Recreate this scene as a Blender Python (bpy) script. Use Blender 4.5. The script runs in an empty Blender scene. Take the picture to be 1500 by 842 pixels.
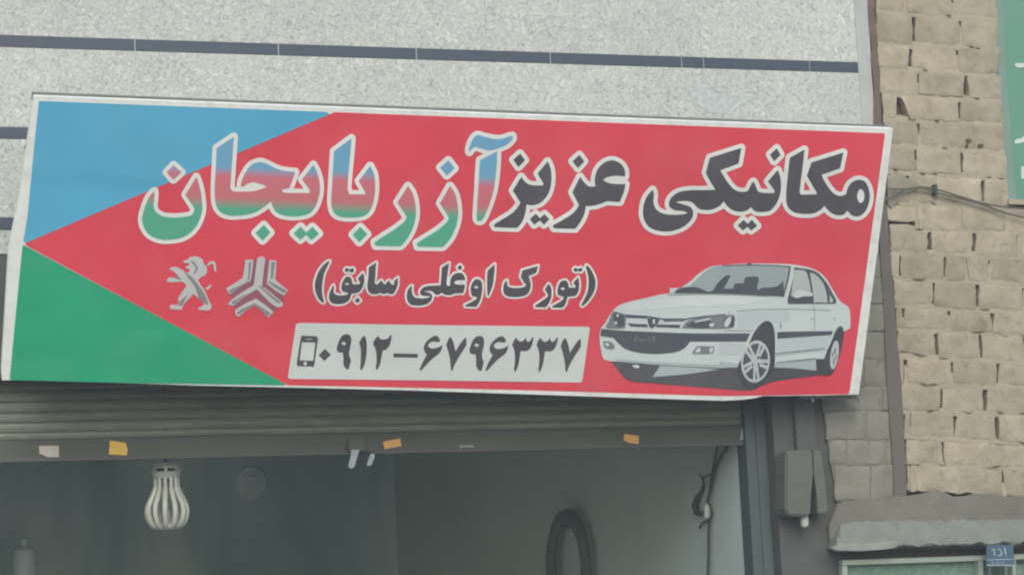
import bpy, bmesh, math, random
import numpy as np
from mathutils import Vector, Matrix
random.seed(7)
scene = bpy.context.scene
COL = scene.collection
R = math.radians

# ------------------------------------------------------------------ camera
F_PX, W_PX, H_PX = 3400.0, 1500.0, 842.0            # focal length in photo pixels
CAM_POS = Vector((0, 0, 1.65))
BASE = Matrix(((1, 0, 0), (0, 0, -1), (0, 1, 0)))
CAM_R = Matrix.Rotation(R(-17.8885), 3, 'Z') @ Matrix.Rotation(R(8.103), 3, 'X') @ BASE @ Matrix.Rotation(R(-2.636), 3, 'Z')
cam_data = bpy.data.cameras.new('camera')
cam = bpy.data.objects.new('camera', cam_data)
COL.objects.link(cam)
cam_data.sensor_width = 36.0
cam_data.lens = 36.0 * F_PX / W_PX
cam_data.clip_start = 0.1
cam_data.clip_end = 2000
cam.matrix_world = Matrix.Translation(CAM_POS) @ CAM_R.to_4x4()
scene.camera = cam

# ------------------------------------------------------------------ light: bright overcast street
SUN_EL, SUN_AZ = 34.0, 192.0                       # azimuth measured clockwise from +Y (north)
world = bpy.data.worlds.new('World')
scene.world = world
world.use_nodes = True
wn = world.node_tree
sky = wn.nodes.new('ShaderNodeTexSky')
sky.sky_type = 'NISHITA'
sky.sun_disc = False
sky.sun_elevation = R(SUN_EL)
sky.sun_rotation = R(SUN_AZ)
sky.air_density = 1.2
sky.dust_density = 1.2
sky.ozone_density = 1.0
wn.links.new(sky.outputs[0], wn.nodes['Background'].inputs[0])
wn.nodes['Background'].inputs[1].default_value = 0.15
sun_data = bpy.data.lights.new('sun', 'SUN')
sun_data.energy = 1.5
sun_data.angle = R(40)
sun_data.color = (1.0, 0.975, 0.94)
sun = bpy.data.objects.new('sun', sun_data)
COL.objects.link(sun)
to_sun = Vector((math.sin(R(SUN_AZ)) * math.cos(R(SUN_EL)), math.cos(R(SUN_AZ)) * math.cos(R(SUN_EL)), math.sin(R(SUN_EL))))
sun.rotation_euler = to_sun.to_track_quat('Z', 'Y').to_euler()
sun.location = (-6, -6, 14)
scene.view_settings.view_transform = 'Standard'
scene.view_settings.look = 'None'
scene.view_settings.gamma = 1.0
scene.view_settings.exposure = 0.34
scene.view_settings.use_curve_mapping = False
scene.cycles.use_denoising = True
scene.cycles.max_bounces = 10
scene.cycles.diffuse_bounces = 6
scene.cycles.filter_width = 2.1

# ------------------------------------------------------------------ helpers
def s2l(c):
    c = c / 255.0
    return c / 12.92 if c <= 0.04045 else ((c + 0.055) / 1.055) ** 2.4
def rgb(r, g, b, k=1.0):
    return (min(1, s2l(r) * k), min(1, s2l(g) * k), min(1, s2l(b) * k), 1)

def ray(px, py):
    return CAM_R @ Vector(((px - W_PX / 2) / F_PX, -(py - H_PX / 2) / F_PX, -1.0))
def hit(px, py, point, normal):
    d = ray(px, py)
    t = (Vector(point) - CAM_POS).dot(normal) / d.dot(normal)
    return CAM_POS + d * t
WALL_Y = 9.76
SIDE_X = None
def on_wall(px, py, off=0.0):                       # off > 0: behind the facade plane
    return hit(px, py, (0, WALL_Y + off, 0), Vector((0, 1, 0)))
def on_side(px, py, x):
    return hit(px, py, (x, 0, 0), Vector((1, 0, 0)))

def link(o, parent=None):
    COL.objects.link(o)
    if parent is not None:
        o.parent = parent
    return o
def mesh_obj(name, verts, faces, material, parent=None, smooth=False):
    me = bpy.data.meshes.new(name)
    me.from_pydata([tuple(v) for v in verts], [], faces)
    me.update()
    me.materials.append(material)
    if smooth:
        me.polygons.foreach_set('use_smooth', [True] * len(me.polygons))
        me.set_sharp_from_angle(angle=R(32))
    return link(bpy.data.objects.new(name, me), parent)
def bm_obj(name, bm, material, parent=None, smooth=False):
    me = bpy.data.meshes.new(name)
    bmesh.ops.recalc_face_normals(bm, faces=bm.faces)
    bm.to_mesh(me); bm.free()
    me.materials.append(material)
    if smooth:
        me.polygons.foreach_set('use_smooth', [True] * len(me.polygons))
        me.set_sharp_from_angle(angle=R(40))
    return link(bpy.data.objects.new(name, me), parent)
def empty(name, loc, label, cat, group=None):
    e = bpy.data.objects.new(name, None)
    COL.objects.link(e)
    e.location = loc
    e.empty_display_size = 0.1
    return tag(e, label, cat, group)
def tag(o, label=None, cat=None, group=None, kind=None):
    if label: o['label'] = label
    if cat: o['category'] = cat
    if group: o['group'] = group
    if kind: o['kind'] = kind
    return o
def under(parent, o):                               # parent keeping the world place (empties only translate)
    o.parent = parent
    o.matrix_parent_inverse = Matrix.Translation(-parent.location)
    return o
def box_bm(lo, hi, bevel=0.0, bm=None):
    own = bm is None
    bm = bm or bmesh.new()
    r = bmesh.ops.create_cube(bm, size=1)
    for v in r['verts']:
        v.co = Vector([(lo[i] + hi[i]) / 2 + v.co[i] * (hi[i] - lo[i]) for i in range(3)])
    if bevel and own:
        bmesh.ops.bevel(bm, geom=bm.edges[:], offset=bevel, segments=2, affect='EDGES', profile=0.6)
    return bm
def prism_bm(front, depth_vec, bevel=0.0, bm=None):
    """polygon (world points) extruded along depth_vec"""
    own = bm is None
    bm = bm or bmesh.new()
    a = [bm.verts.new(p) for p in front]
    b = [bm.verts.new(Vector(p) + depth_vec) for p in front]
    n = len(a)
    bm.faces.new(a); bm.faces.new(b[::-1])
    for i in range(n):
        bm.faces.new((a[i], b[i], b[(i + 1) % n], a[(i + 1) % n]))
    if bevel and own:
        bmesh.ops.bevel(bm, geom=bm.edges[:], offset=bevel, segments=2, affect='EDGES')
    return bm
def tube_bm(pts, rad, seg=8, bm=None, closed=False):
    bm = bm or bmesh.new()
    pts = [Vector(p) for p in pts]
    n = len(pts)
    rads = rad if isinstance(rad, (list, tuple)) else [rad] * n
    rings, up = [], None
    for i, p in enumerate(pts):
        if closed:
            t = (pts[(i + 1) % n] - pts[i - 1]).normalized()
        else:
            t = (pts[min(i + 1, n - 1)] - pts[max(i - 1, 0)]).normalized()
        if up is None:
            up = t.orthogonal().normalized()
        up = (up - t * up.dot(t)).normalized()
        w = t.cross(up)
        rings.append([bm.verts.new(p + (up * math.cos(2 * math.pi * k / seg) + w * math.sin(2 * math.pi * k / seg)) * rads[i]) for k in range(seg)])
    m = n if closed else n - 1
    for i in range(m):
        A, B = rings[i], rings[(i + 1) % n]
        for k in range(seg):
            bm.faces.new((A[k], A[(k + 1) % seg], B[(k + 1) % seg], B[k]))
    if not closed:
        bm.faces.new(rings[0][::-1]); bm.faces.new(rings[-1])
    return bm
def lathe_bm(profile, centre, seg=24, bm=None):
    bm = bm or bmesh.new()
    rings = []
    for r_, z in profile:
        rings.append([bm.verts.new(Vector(centre) + Vector((r_ * math.cos(2 * math.pi * k / seg), r_ * math.sin(2 * math.pi * k / seg), z))) for k in range(seg)])
    for A, B in zip(rings, rings[1:]):
        for k in range(seg):
            bm.faces.new((A[k], A[(k + 1) % seg], B[(k + 1) % seg], B[k]))
    bm.faces.new(rings[0][::-1]); bm.faces.new(rings[-1])
    return bm

# ------------------------------------------------------------------ materials
class Mat:
    def __init__(self, name, rough=0.8, spec=0.3):
        self.m = bpy.data.materials.new(name)
        self.m.use_nodes = True
        self.t = self.m.node_tree
        self.b = self.t.nodes['Principled BSDF']
        self.b.inputs['Roughness'].default_value = rough
        self.b.inputs['Specular IOR Level'].default_value = spec
        self.tc = self.t.nodes.new('ShaderNodeTexCoord')
        self.src = self.tc.outputs['Object']
    def n(self, kind, **kw):
        nd = self.t.nodes.new('ShaderNode' + kind)
        for k, v in kw.items():
            if k in nd.inputs: nd.inputs[k].default_value = v
            else: setattr(nd, k, v)
        return nd
    def l(self, a, b): self.t.links.new(a, b)
    def noise(self, scale, detail=4, rough=0.55, dist=0.0, stretch=None):
        nd = self.n('TexNoise', Scale=scale, Detail=detail, Roughness=rough, Distortion=dist)
        src = self.src
        if stretch:
            mp = self.n('Mapping'); mp.inputs['Scale'].default_value = stretch
            self.l(src, mp.inputs[0]); src = mp.outputs[0]
        self.l(src, nd.inputs['Vector'])
        return nd.outputs['Fac']
    def ramp(self, fac, stops):
        r_ = self.n('ValToRGB')
        e = r_.color_ramp.elements
        while len(e) < len(stops): e.new(0.5)
        for k, (p, c) in zip(e, stops): k.position = p; k.color = c
        self.l(fac, r_.inputs[0])
        return r_.outputs[0]
    def mix(self, fac, a, b, mode='MIX'):
        x = self.n('Mix', data_type='RGBA', blend_type=mode)
        for sock, v in ((x.inputs[0], fac), (x.inputs[6], a), (x.inputs[7], b)):
            if hasattr(v, 'is_output'): self.l(v, sock)
            else: sock.default_value = v
        return x.outputs[2]
    def col(self, c):
        if hasattr(c, 'is_output'): self.l(c, self.b.inputs['Base Color'])
        else: self.b.inputs['Base Color'].default_value = c
        return self
    def bump(self, fac, strength=0.3, dist=0.01):
        bp = self.n('Bump', Strength=strength, Distance=dist)
        self.l(fac, bp.inputs['Height'])
        self.l(bp.outputs[0], self.b.inputs['Normal'])
        return self
def g(v): return (v, v, v, 1)

def plain(name, c, rough=0.7, spec=0.3, var=0.12, scale=6.0, bump=0.0, bscale=40.0, metal=0.0, dirt=None, dirt_scale=3.0, dirt_amt=0.5):
    m = Mat(name, rough, spec)
    m.b.inputs['Metallic'].default_value = metal
    f = m.noise(scale, 5)
    lo = tuple(x * (1 - var) for x in c[:3]) + (1,)
    hi = tuple(min(1, x * (1 + var)) for x in c[:3]) + (1,)
    out = m.ramp(f, [(0.3, lo), (0.7, hi)])
    if dirt:
        d = m.ramp(m.noise(dirt_scale, 6, 0.65), [(0.48, g(0)), (0.7, g(dirt_amt))])
        out = m.mix(d, out, dirt)
    m.col(out)
    if bump: m.bump(m.noise(bscale, 4), bump, 0.01)
    return m.m

def banner_mat(name, c, rough=0.5, spread=0.06):
    m = Mat(name, rough, 0.25)
    f = m.noise(1.6, 3)
    lo = tuple(x * (1 - spread) for x in c[:3]) + (1,)
    hi = tuple(min(1, x * (1 + spread)) for x in c[:3]) + (1,)
    base = m.ramp(f, [(0.3, lo), (0.7, hi)])
    weave = m.ramp(m.noise(260, 2, 0.5), [(0.35, g(0.93)), (0.65, g(1.0))])
    c_ = m.mix(1.0, base, weave, 'MULTIPLY')
    dust = m.ramp(m.noise(2.6, 6, 0.65, 0.4), [(0.45, g(0.0)), (0.72, g(0.06))])
    m.col(m.mix(dust, c_, rgb(206, 204, 198)))
    # slack cloth: long soft creases
    a = m.noise(1.4, 2, 0.45, 0.5, (1.0, 1.0, 1.8))
    m.bump(a, 0.3, 0.05)
    return m.m

M = {}
# stone cladding: pale, curly flecks
m = Mat('chipped_stone', 0.85, 0.2)
a = m.noise(30, 5, 0.6, 2.2)
flecks = m.ramp(a, [(0.30, rgb(154, 161, 155)), (0.42, rgb(192, 196, 189)), (0.55, rgb(206, 208, 199)), (0.70, rgb(229, 229, 218))])
b = m.noise(60, 3, 0.5, 3.0)
specks = m.ramp(b, [(0.32, g(0.70)), (0.42, g(1.0))])
c = m.mix(1.0, flecks, specks, 'MULTIPLY')
cl = m.ramp(m.noise(1.3, 4), [(0.3, g(0.9)), (0.7, g(1.0))])
oi = m.n('ObjectInfo')
tone = m.ramp(oi.outputs['Random'], [(0.0, g(0.93)), (1.0, (1.0, 1.0, 0.985, 1))])
m.col(m.mix(1.0, m.mix(1.0, c, cl, 'MULTIPLY'), tone, 'MULTIPLY'))
m.bump(a, 0.6, 0.012)
M['stone'] = m.m
M['stone_scar'] = plain('scraped_stone', rgb(182, 186, 182), 0.9, 0.1, 0.16, 42, 0.5, 50)
M['scratch'] = plain('pale_scratch', rgb(222, 222, 214), 0.9, 0.1)
M['grout'] = plain('pale_grout', rgb(176, 180, 176), 0.9, 0.1)
M['strip'] = plain('dark_slate_tile', rgb(62, 72, 84), 0.45, 0.4, 0.12, 12, 0.05, 60)
M['plaster'] = plain('smooth_plaster', rgb(178, 180, 174), 0.9, 0.15, 0.06, 7, 0.25, 25, dirt=rgb(150, 150, 145), dirt_scale=5)
M['brown'] = plain('brown_old_mortar', rgb(112, 98, 88), 0.95, 0.1, 0.15, 14, 0.4, 35)
M['backing'] = plain('rough_block_backing', rgb(120, 116, 108), 0.95, 0.1, 0.15, 9, 0.4, 30)
# cream limewashed brick
m = Mat('cream_painted_brick', 0.9, 0.15)
f1 = m.noise(9, 5, 0.6)
base = m.ramp(f1, [(0.28, rgb(156, 146, 124)), (0.5, rgb(171, 161, 139)), (0.75, rgb(186, 176, 155))])
d1 = m.ramp(m.noise(17, 6, 0.7, 0.7), [(0.52, g(0)), (0.74, g(0.6))])
oi = m.n('ObjectInfo')
tone = m.ramp(oi.outputs['Random'], [(0.0, (0.84, 0.83, 0.81, 1)), (0.5, (0.98, 0.97, 0.96, 1)), (1.0, (1.1, 1.09, 1.07, 1))])
m.col(m.mix(1.0, m.mix(d1, base, rgb(126, 117, 99)), tone, 'MULTIPLY'))
m.bump(m.noise(22, 9, 0.68, 0.4), 0.5, 0.016)
M['cream'] = m.m
M['cream_bed'] = plain('cream_mortar_bed', rgb(171, 161, 139), 0.95, 0.1, 0.08, 14, 0.4, 30, dirt=rgb(150, 139, 118), dirt_scale=12, dirt_amt=0.4)
M['smear'] = plain('grey_cement_smear', rgb(146, 138, 121), 0.95, 0.1, 0.15, 16, 0.7, 30)
M['gap'] = plain('dirty_open_joint', rgb(96, 84, 68), 1.0, 0.0, 0.15, 18)
M['grey_brick'] = plain('grey_painted_brick', rgb(136, 133, 119), 0.9, 0.15, 0.1, 8, 0.35, 22, dirt=rgb(112, 111, 101), dirt_scale=6, dirt_amt=0.7)
M['grey_bed'] = plain('grey_mortar_bed', rgb(126, 124, 111), 0.95, 0.1, 0.12, 12, 0.5, 30)
M['post'] = plain('brown_grey_steel_post', rgb(108, 102, 94), 0.8, 0.2, 0.06, 8, 0.15, 20, dirt=rgb(100, 98, 90))
M['pier'] = plain('sooty_pier_plaster', rgb(92, 93, 88), 0.95, 0.1, 0.15, 5, 0.3, 24, dirt=rgb(78, 84, 81), dirt_scale=2.5)
M['rail'] = plain('dark_steel_rail', rgb(78, 88, 86), 0.6, 0.4, 0.1, 8)
m = Mat('dusty_shutter_steel', 0.55, 0.35)
f1 = m.noise(5, 5, 0.6, 0, (0.5, 1, 6))
m.col(m.mix(m.ramp(m.noise(14, 8, 0.75, 0, (1, 1, 7)), [(0.48, g(0)), (0.7, g(0.6))]), m.ramp(f1, [(0.3, rgb(120, 124, 110)), (0.7, rgb(142, 145, 129))]), rgb(172, 172, 156)))
m.bump(m.noise(60, 4), 0.2, 0.004)
M['shutter'] = m.m
M['shutter_bar'] = plain('shutter_bottom_bar', rgb(94, 96, 86), 0.7, 0.2, 0.08, 5, 0.1, 40, dirt=rgb(86, 90, 82))
M['inner'] = plain('pale_workshop_wall', rgb(198, 210, 200), 0.9, 0.1, 0.05, 1.2, 0.1, 12, dirt=rgb(186, 197, 190), dirt_scale=1.1, dirt_amt=0.6)
m = Mat('veil_blotched_wall', 0.9, 0.1)
m.col(m.ramp(m.noise(0.8, 3, 0.5, 0.8, (1, 1, 0.6)), [(0.36, rgb(140, 172, 176)), (0.5, rgb(178, 204, 204)), (0.62, rgb(214, 230, 226))]))  # pale blotches painted in for the milky veil over the interior
M['veil_wall'] = m.m
M['floor'] = plain('oily_concrete', rgb(178, 178, 170), 0.7, 0.3, 0.15, 2)
M['ceiling'] = plain('workshop_ceiling', rgb(190, 192, 186), 0.9, 0.1)
M['lamp'] = plain('white_lamp_plastic', rgb(190, 191, 176), 0.15, 0.6, 0.04, 20)
M['tyre'] = plain('dusty_grey_rubber', rgb(108, 116, 113), 0.9, 0.1, 0.12, 10, 0.2, 40)
M['disc'] = plain('dull_silver_plastic', rgb(226, 238, 236), 0.8, 0.3)
M['bottle'] = plain('cloudy_white_plastic', rgb(158, 170, 165), 0.5, 0.3, 0.06, 8)
M['dark'] = plain('dark_rubber', rgb(52, 58, 58), 0.8, 0.2, 0.15, 14, 0.2, 50)
M['cable'] = plain('grey_cable', rgb(104, 100, 88), 0.8, 0.2)
M['cable_dark'] = plain('dark_cable', rgb(72, 76, 72), 0.8, 0.2)
M['clip'] = plain('dull_pale_metal', rgb(150, 160, 158), 0.5, 0.4)
M['box'] = plain('aged_white_enamel', rgb(104, 106, 97), 0.8, 0.1, 0.06, 12, 0.1, 30, dirt=rgb(94, 96, 88), dirt_scale=9)
M['tape_y'] = plain('yellow_paper', rgb(232, 190, 92), 0.8, 0.2, 0.06, 40)
M['tape_o'] = plain('orange_paper', rgb(224, 172, 100), 0.8, 0.2, 0.06, 40)
M['tape_b'] = plain('beige_paper', rgb(196, 184, 168), 0.8, 0.2, 0.06, 40)
M['cement'] = plain('rough_cement', rgb(132, 136, 125), 0.95, 0.1, 0.12, 7, 0.9, 14, dirt=rgb(118, 122, 113), dirt_scale=5, dirt_amt=0.7)
M['cement_pale'] = plain('pale_broken_cement', rgb(150, 154, 143), 0.95, 0.1, 0.12, 14, 0.8, 26, dirt=rgb(126, 130, 120), dirt_scale=12, dirt_amt=0.7)
M['cement_dark'] = plain('dark_cement_band', rgb(126, 121, 109), 0.95, 0.1, 0.15, 8, 0.7, 18, dirt=rgb(104, 107, 99), dirt_scale=4, dirt_amt=0.8)
M['frame'] = plain('pale_window_paint', rgb(160, 170, 155), 0.6, 0.3, 0.05, 10)
m = Mat('painted_pane_reflections', 0.9, 0.1)
m.col(m.ramp(m.noise(16, 5, 0.7, 2.0), [(0.35, rgb(104, 130, 112)), (0.5, rgb(128, 150, 130)), (0.62, rgb(164, 174, 160))]))  # green and white blotches painted in as reflections on the panes
M['reflection_sheet'] = m.m
m = Mat('window_glass', 0.08, 0.5)
m.col(rgb(220, 236, 226)); m.b.inputs['Transmission Weight'].default_value = 0.92; m.b.inputs['IOR'].default_value = 1.05
M['glass'] = m.m
M['plate'] = plain('blue_enamel_plate', rgb(70, 94, 112), 0.6, 0.4, 0.08, 25)
M['plate_white'] = plain('plate_lettering', rgb(160, 176, 180), 0.6, 0.3)
m = Mat('teal_painted_sheet', 0.5, 0.35)
m.col(m.mix(m.ramp(m.noise(2.2, 4), [(0.35, g(0)), (0.7, g(0.55))]), rgb(86, 146, 118), rgb(118, 148, 132)))
m.bump(m.noise(8, 3), 0.15, 0.01)
M['teal'] = m.m
M['teal_edge_shade'] = plain('grey_green_edge_shade', rgb(122, 146, 134), 0.7, 0.2, 0.1, 6)
M['white_bit'] = plain('white_paint_bit', rgb(196, 208, 198), 0.6, 0.3)
M['frame_steel'] = plain('sign_frame_steel', rgb(120, 118, 108), 0.6, 0.4, 0.15, 14)
M['asphalt'] = plain('asphalt', g(0.055), 0.95, 0.2, 0.25, 8, 0.4, 90)
M['paving'] = plain('street_paving', g(0.22), 0.9, 0.2, 0.15, 5, 0.3, 40)
# sign print
WHITE = rgb(246, 246, 238)
M['p_white'] = banner_mat('banner_white', WHITE)
M['p_border'] = plain('banner_border_white', rgb(244, 244, 236), 0.6, 0.2, 0.03, 9, 0.1, 20, dirt=rgb(186, 188, 182), dirt_scale=14, dirt_amt=0.4)
M['p_red'] = banner_mat('banner_red', rgb(240, 80, 94))
M['p_blue'] = banner_mat('banner_blue', rgb(96, 186, 220))
M['p_green'] = banner_mat('banner_green', rgb(46, 176, 126))
M['p_dark'] = banner_mat('banner_charcoal', rgb(92, 88, 92), 0.5, 0.1)
M['p_plate'] = banner_mat('banner_number_plate', rgb(226, 232, 223))
M['p_body'] = banner_mat('print_car_body', rgb(218, 228, 223), 0.5, 0.03)
M['p_body2'] = banner_mat('print_car_body_shade', rgb(188, 200, 197), 0.5, 0.03)
M['p_body3'] = banner_mat('print_car_door_shade', rgb(205, 216, 213), 0.5, 0.05)
M['p_body4'] = banner_mat('print_car_bonnet_light', rgb(226, 234, 230), 0.5, 0.05)
M['p_glass'] = banner_mat('print_car_glass', rgb(170, 182, 182), 0.5, 0.1)
M['p_glass2'] = banner_mat('print_car_glass_light', rgb(198, 204, 200), 0.5, 0.06)
M['p_trim'] = banner_mat('print_car_trim', rgb(88, 94, 100), 0.5, 0.06)
M['p_tyre'] = banner_mat('print_car_tyre', rgb(78, 80, 84), 0.5, 0.06)
M['p_shadow'] = banner_mat('print_ground_shade', rgb(92, 90, 92), 0.5, 0.2)
M['p_line'] = banner_mat('print_car_line', rgb(120, 130, 130))
M['p_rim'] = banner_mat('print_wheel_rim', rgb(206, 210, 208))
M['p_mid'] = banner_mat('print_mid_grey', rgb(134, 138, 142))
M['p_silver'] = banner_mat('print_silver', rgb(212, 212, 208), 0.5, 0.04)
M['p_silver2'] = banner_mat('print_silver_shade', rgb(150, 146, 148), 0.5, 0.1)
M['p_mauve'] = banner_mat('print_mauve_shade', rgb(168, 100, 116), 0.5, 0.06)

# ------------------------------------------------------------------ ground
ground = mesh_obj('ground', [(-60, -60, 0), (60, -60, 0), (60, 60, 0), (-60, 60, 0)], [(0, 1, 2, 3)], M['asphalt'])
tag(ground, kind='structure')
pv = bm_obj('pavement', box_bm((-40, WALL_Y - 2.4, 0.004), (40, WALL_Y - 0.002, 0.14), 0.01), M['paving'])
tag(pv, kind='structure')

# ------------------------------------------------------------------ stone facade
Z = lambda py, px=0.0, off=0.0: on_wall(px, py, off).z
Xw = lambda px, py, off=0.0: on_wall(px, py, off).x
Z_TOP = 6.5
X_L, X_R_STONE = -5.0, Xw(1257.5, 100)
Z_SHUT_TOP = Z(545)
s_edges = [(Z(51.6), Z(69)), (Z(186), Z(203.5)), (Z(318.5), Z(337))]
pitch = (s_edges[0][1] - s_edges[2][1]) / 2
s_edges = [(s_edges[0][0] + pitch, s_edges[0][1] + pitch)] + s_edges
fac = empty('stone_facade_wall', (2.0, WALL_Y, 0), 'pale chipped stone wall with thin dark tile bands above and behind the sign', 'wall')
under(fac, bm_obj('backing', box_bm((X_L, WALL_Y + 0.02, Z_SHUT_TOP - 0.02), (Xw(1272, 100), WALL_Y + 0.3, Z_TOP)), M['backing']))
def slab(x0, x1, z0, z1):
    bm = box_bm((x0 + 0.0011, WALL_Y - 0.0, z0 + 0.0005), (x1 - 0.0011, WALL_Y + 0.0195, z1 - 0.0005), 0.0008)
    under(fac, bm_obj('stone_slab', bm, M['stone']))
under(fac, bm_obj('joint_grout', box_bm((X_L, WALL_Y + 0.0022, Z(372)), (X_R_STONE, WALL_Y + 0.018, Z_TOP - 0.01)), M['grout']))
joints = [Xw(86, 110), Xw(400, 110), Xw(715, 120), Xw(1030, 130)]
step = (joints[3] - joints[0]) / 3
xs = [joints[0] - step * k for k in range(7, 0, -1)] + joints + [X_R_STONE]
rows = [(s_edges[0][1], Z_TOP)] if False else []
tops = [Z_TOP] + [e[1] for e in s_edges]
bots = [e[0] for e in s_edges] + [Z(372)]
for k, (zt, zb) in enumerate(zip(tops, bots)):
    for x0, x1 in zip(xs, xs[1:]):
        slab(x0, x1, zb, zt)
tile_px = [198, 408, 610, 806, 998, 1030, 1185]
for k, (zt, zb) in enumerate(s_edges):
    tx = [Xw(p, 80) for p in tile_px]
    dx = 0.0 if k == 1 else random.uniform(-0.4, 0.4)
    tw = tx[1] - tx[0]
    tx = [tx[0] - tw * i for i in range(12, 0, -1)] + tx
    tx = [min(x + dx, X_R_STONE - 0.05) for x in tx] + [X_R_STONE]
    for x0, x1 in zip(tx, tx[1:]):
        if x1 - x0 < 0.03: continue
        bm = box_bm((x0 + 0.0026, WALL_Y - 0.002, zb + 0.001), (x1 - 0.0026, WALL_Y + 0.0195, zt - 0.001), 0.0015)
        under(fac, bm_obj('strip_tile', bm, M['strip']))
    under(fac, bm_obj('strip_grout', box_bm((xs[0], WALL_Y + 0.004, zb), (X_R_STONE, WALL_Y + 0.0195, zt)), M['plaster']))
# plain plaster margin beside the cladding, its edge uneven
edge = [(1257.6, -160), (1266, -160), (1268, -80), (1270.5, 0), (1272, 30), (1275, 70), (1276.5, 105), (1279, 135), (1280, 170), (1283, 250), (1287, 330), (1287, 372), (1257.6 + 13, 372)]
pe = [on_wall(x, y, 0.001) for x, y in edge[1:-1]]
bm = prism_bm([Vector((X_R_STONE + 0.0008, WALL_Y + 0.001, pe[0].z))] + pe + [Vector((X_R_STONE + 0.0008, WALL_Y + 0.001, pe[-1].z))], Vector((0, 0.018, 0)))
under(fac, bm_obj('plaster_margin', bm, M['plaster']))
# rough lintel behind the sign
under(fac, bm_obj('lintel', box_bm((X_L, WALL_Y + 0.006, Z_SHUT_TOP - 0.02), (Xw(1287, 372), WALL_Y + 0.0195, Z(372) - 0.002)), M['pier']))
scar = [(1020, 123), (1029, 119.5), (1037, 121), (1046, 129), (1054, 135), (1066, 138), (1084, 141), (1100, 142.5), (1118, 140), (1119, 148), (1108, 146), (1094, 147), (1082, 155), (1066, 168), (1040, 166), (1016, 150), (1012, 137)]
under(fac, bm_obj('scraped_patch', prism_bm([on_wall(x, y, -0.0015) for x, y in scar], Vector((0, 0.001, 0))), M['stone_scar']))
under(fac, bm_obj('scratch', tube_bm([on_wall(x, y, -0.001) for x, y in [(1067, 168), (1078, 156), (1094, 147), (1102, 144)]], 0.0022, 5), M['scratch']))
under(fac, bm_obj('scratch', tube_bm([on_wall(x, y, -0.001) for x, y in [(1019, 132), (1026, 122), (1037, 122), (1050, 135), (1064, 137)]], [0.001, 0.002, 0.003, 0.003, 0.001], 5), M['stone_scar']))

# ------------------------------------------------------------------ brick builder
def lerp(a, b, t): return a + (b - a) * t
def brick_mesh(name, quad, off, depth, mat, parent, rough=0.004, inset=0.0):
    """quad: four pixel corners TL TR BR BL on the wall plane; a worn brick with rounded arrises"""
    c = [on_wall(x, y, off) for x, y in quad]
    su = [0, 0, 0.025, 0.14, 0.28, 0.43, 0.57, 0.72, 0.86, 0.975, 1, 1]
    sv = [0, 0, 0.05, 0.28, 0.5, 0.72, 0.95, 1, 1]
    verts, nu, nv = [], len(su), len(sv)
    seed = random.uniform(0, 1000)
    tilt = random.uniform(-0.002, 0.002); tilt2 = random.uniform(-0.002, 0.001)
    for j, v in enumerate(sv):
        for i, u in enumerate(su):
            p = lerp(lerp(c[0], c[1], u), lerp(c[3], c[2], u), v)
            ei, ej = min(i, nu - 1 - i), min(j, nv - 1 - j)
            e = min(ei, ej)
            y = p.y
            if e == 0: y += depth
            elif e == 1: y += 0.001 + random.uniform(0, 0.003)
            else: y += random.uniform(-rough, rough) * 0.5
            y += tilt * (u - 0.5) * 2 + tilt2 * (v - 0.5) * 2
            wob = 0.0 if e >= 2 else 0.0042
            random.seed(seed + (i if ei > 1 else (1 if i < 4 else nu)) * 31 + (j if ej > 1 else (1 if j < 4 else nv)) * 7)
            verts.append((p.x + random.uniform(-wob, wob), y, p.z + random.uniform(-wob, wob)))
    random.seed(seed)
    faces = [(j * nu + i, j * nu + i + 1, (j + 1) * nu + i + 1, (j + 1) * nu + i) for j in range(nv - 1) for i in range(nu - 1)]
    faces = [f[::-1] for f in faces]
    return under(parent, mesh_obj(name, verts, faces, mat, smooth=True))

def interp(tab, y):
    for (y0, x0), (y1, x1) in zip(tab, tab[1:]):
        if y <= y1: return x0 + (x1 - x0) * (y - y0) / (y1 - y0)
    return tab[-1][1]
L_EDGE = [(-200, 1270), (0, 1282), (50, 1284), (100, 1288), (165, 1292), (300, 1300), (430, 1308.5), (520, 1316), (600, 1322), (740, 1329)]
R_EDGE = [(-200, 1452), (0, 1461), (60, 1464), (140, 1467), (220, 1474), (292, 1479)]
# course: y of its top and bottom at x=1290, y of top and bottom at x=1470, x of the upright joints
courses = [
    (-62, -24, -52, -12, [1318, 1385]), (-23, 17, -11, 31, [1326, 1395.6]), (17, 65, 31, 73, [1339.7, 1408]), (65, 99.7, 73, 111, [1333.6, 1404]),
    (99.7, 136, 111, 149, [1344, 1413]), (136, 174, 149, 183, [1317, 1404]), (174, 212, 183, 225, [1346.6]), (212, 251, 225, 261, [1342, 1408.6]),
    (253, 296, 261, 301, [1330, 1371, 1439, 1479]), (297, 333, 303, 340, [1345, 1408.6, 1470.6]), (334, 368, 340, 376, [1363, 1427, 1494]),
    (368, 407, 376, 415, [1319, 1383, 1416, 1450]), (408, 446, 416, 455, [1368, 1433, 1499]), (447, 479, 456, 489, [1325, 1391, 1454]),
    (481, 520, 490, 529, [1372, 1437]), (520, 563, 530, 566, [1328, 1395, 1463]), (565, 600, 567, 606, [1378, 1444]),
    (601, 636, 607, 647, [1333.6, 1398.7, 1461]), (637, 678, 648, 685, [1382.6, 1450.7]), (679, 717, 686, 727, [1338, 1404, 1470])]
cream = empty('cream_brick_wall', (on_wall(1400, 700).x, WALL_Y, 0), 'cream limewashed brick wall with open joints right of the sign', 'wall')
BR_OFF = 0.0                                     # brick faces lie in the stone plane
def yline(y90, y70, x): return y90 + (y70 - y90) * (x - 1290) / 180.0
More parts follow.
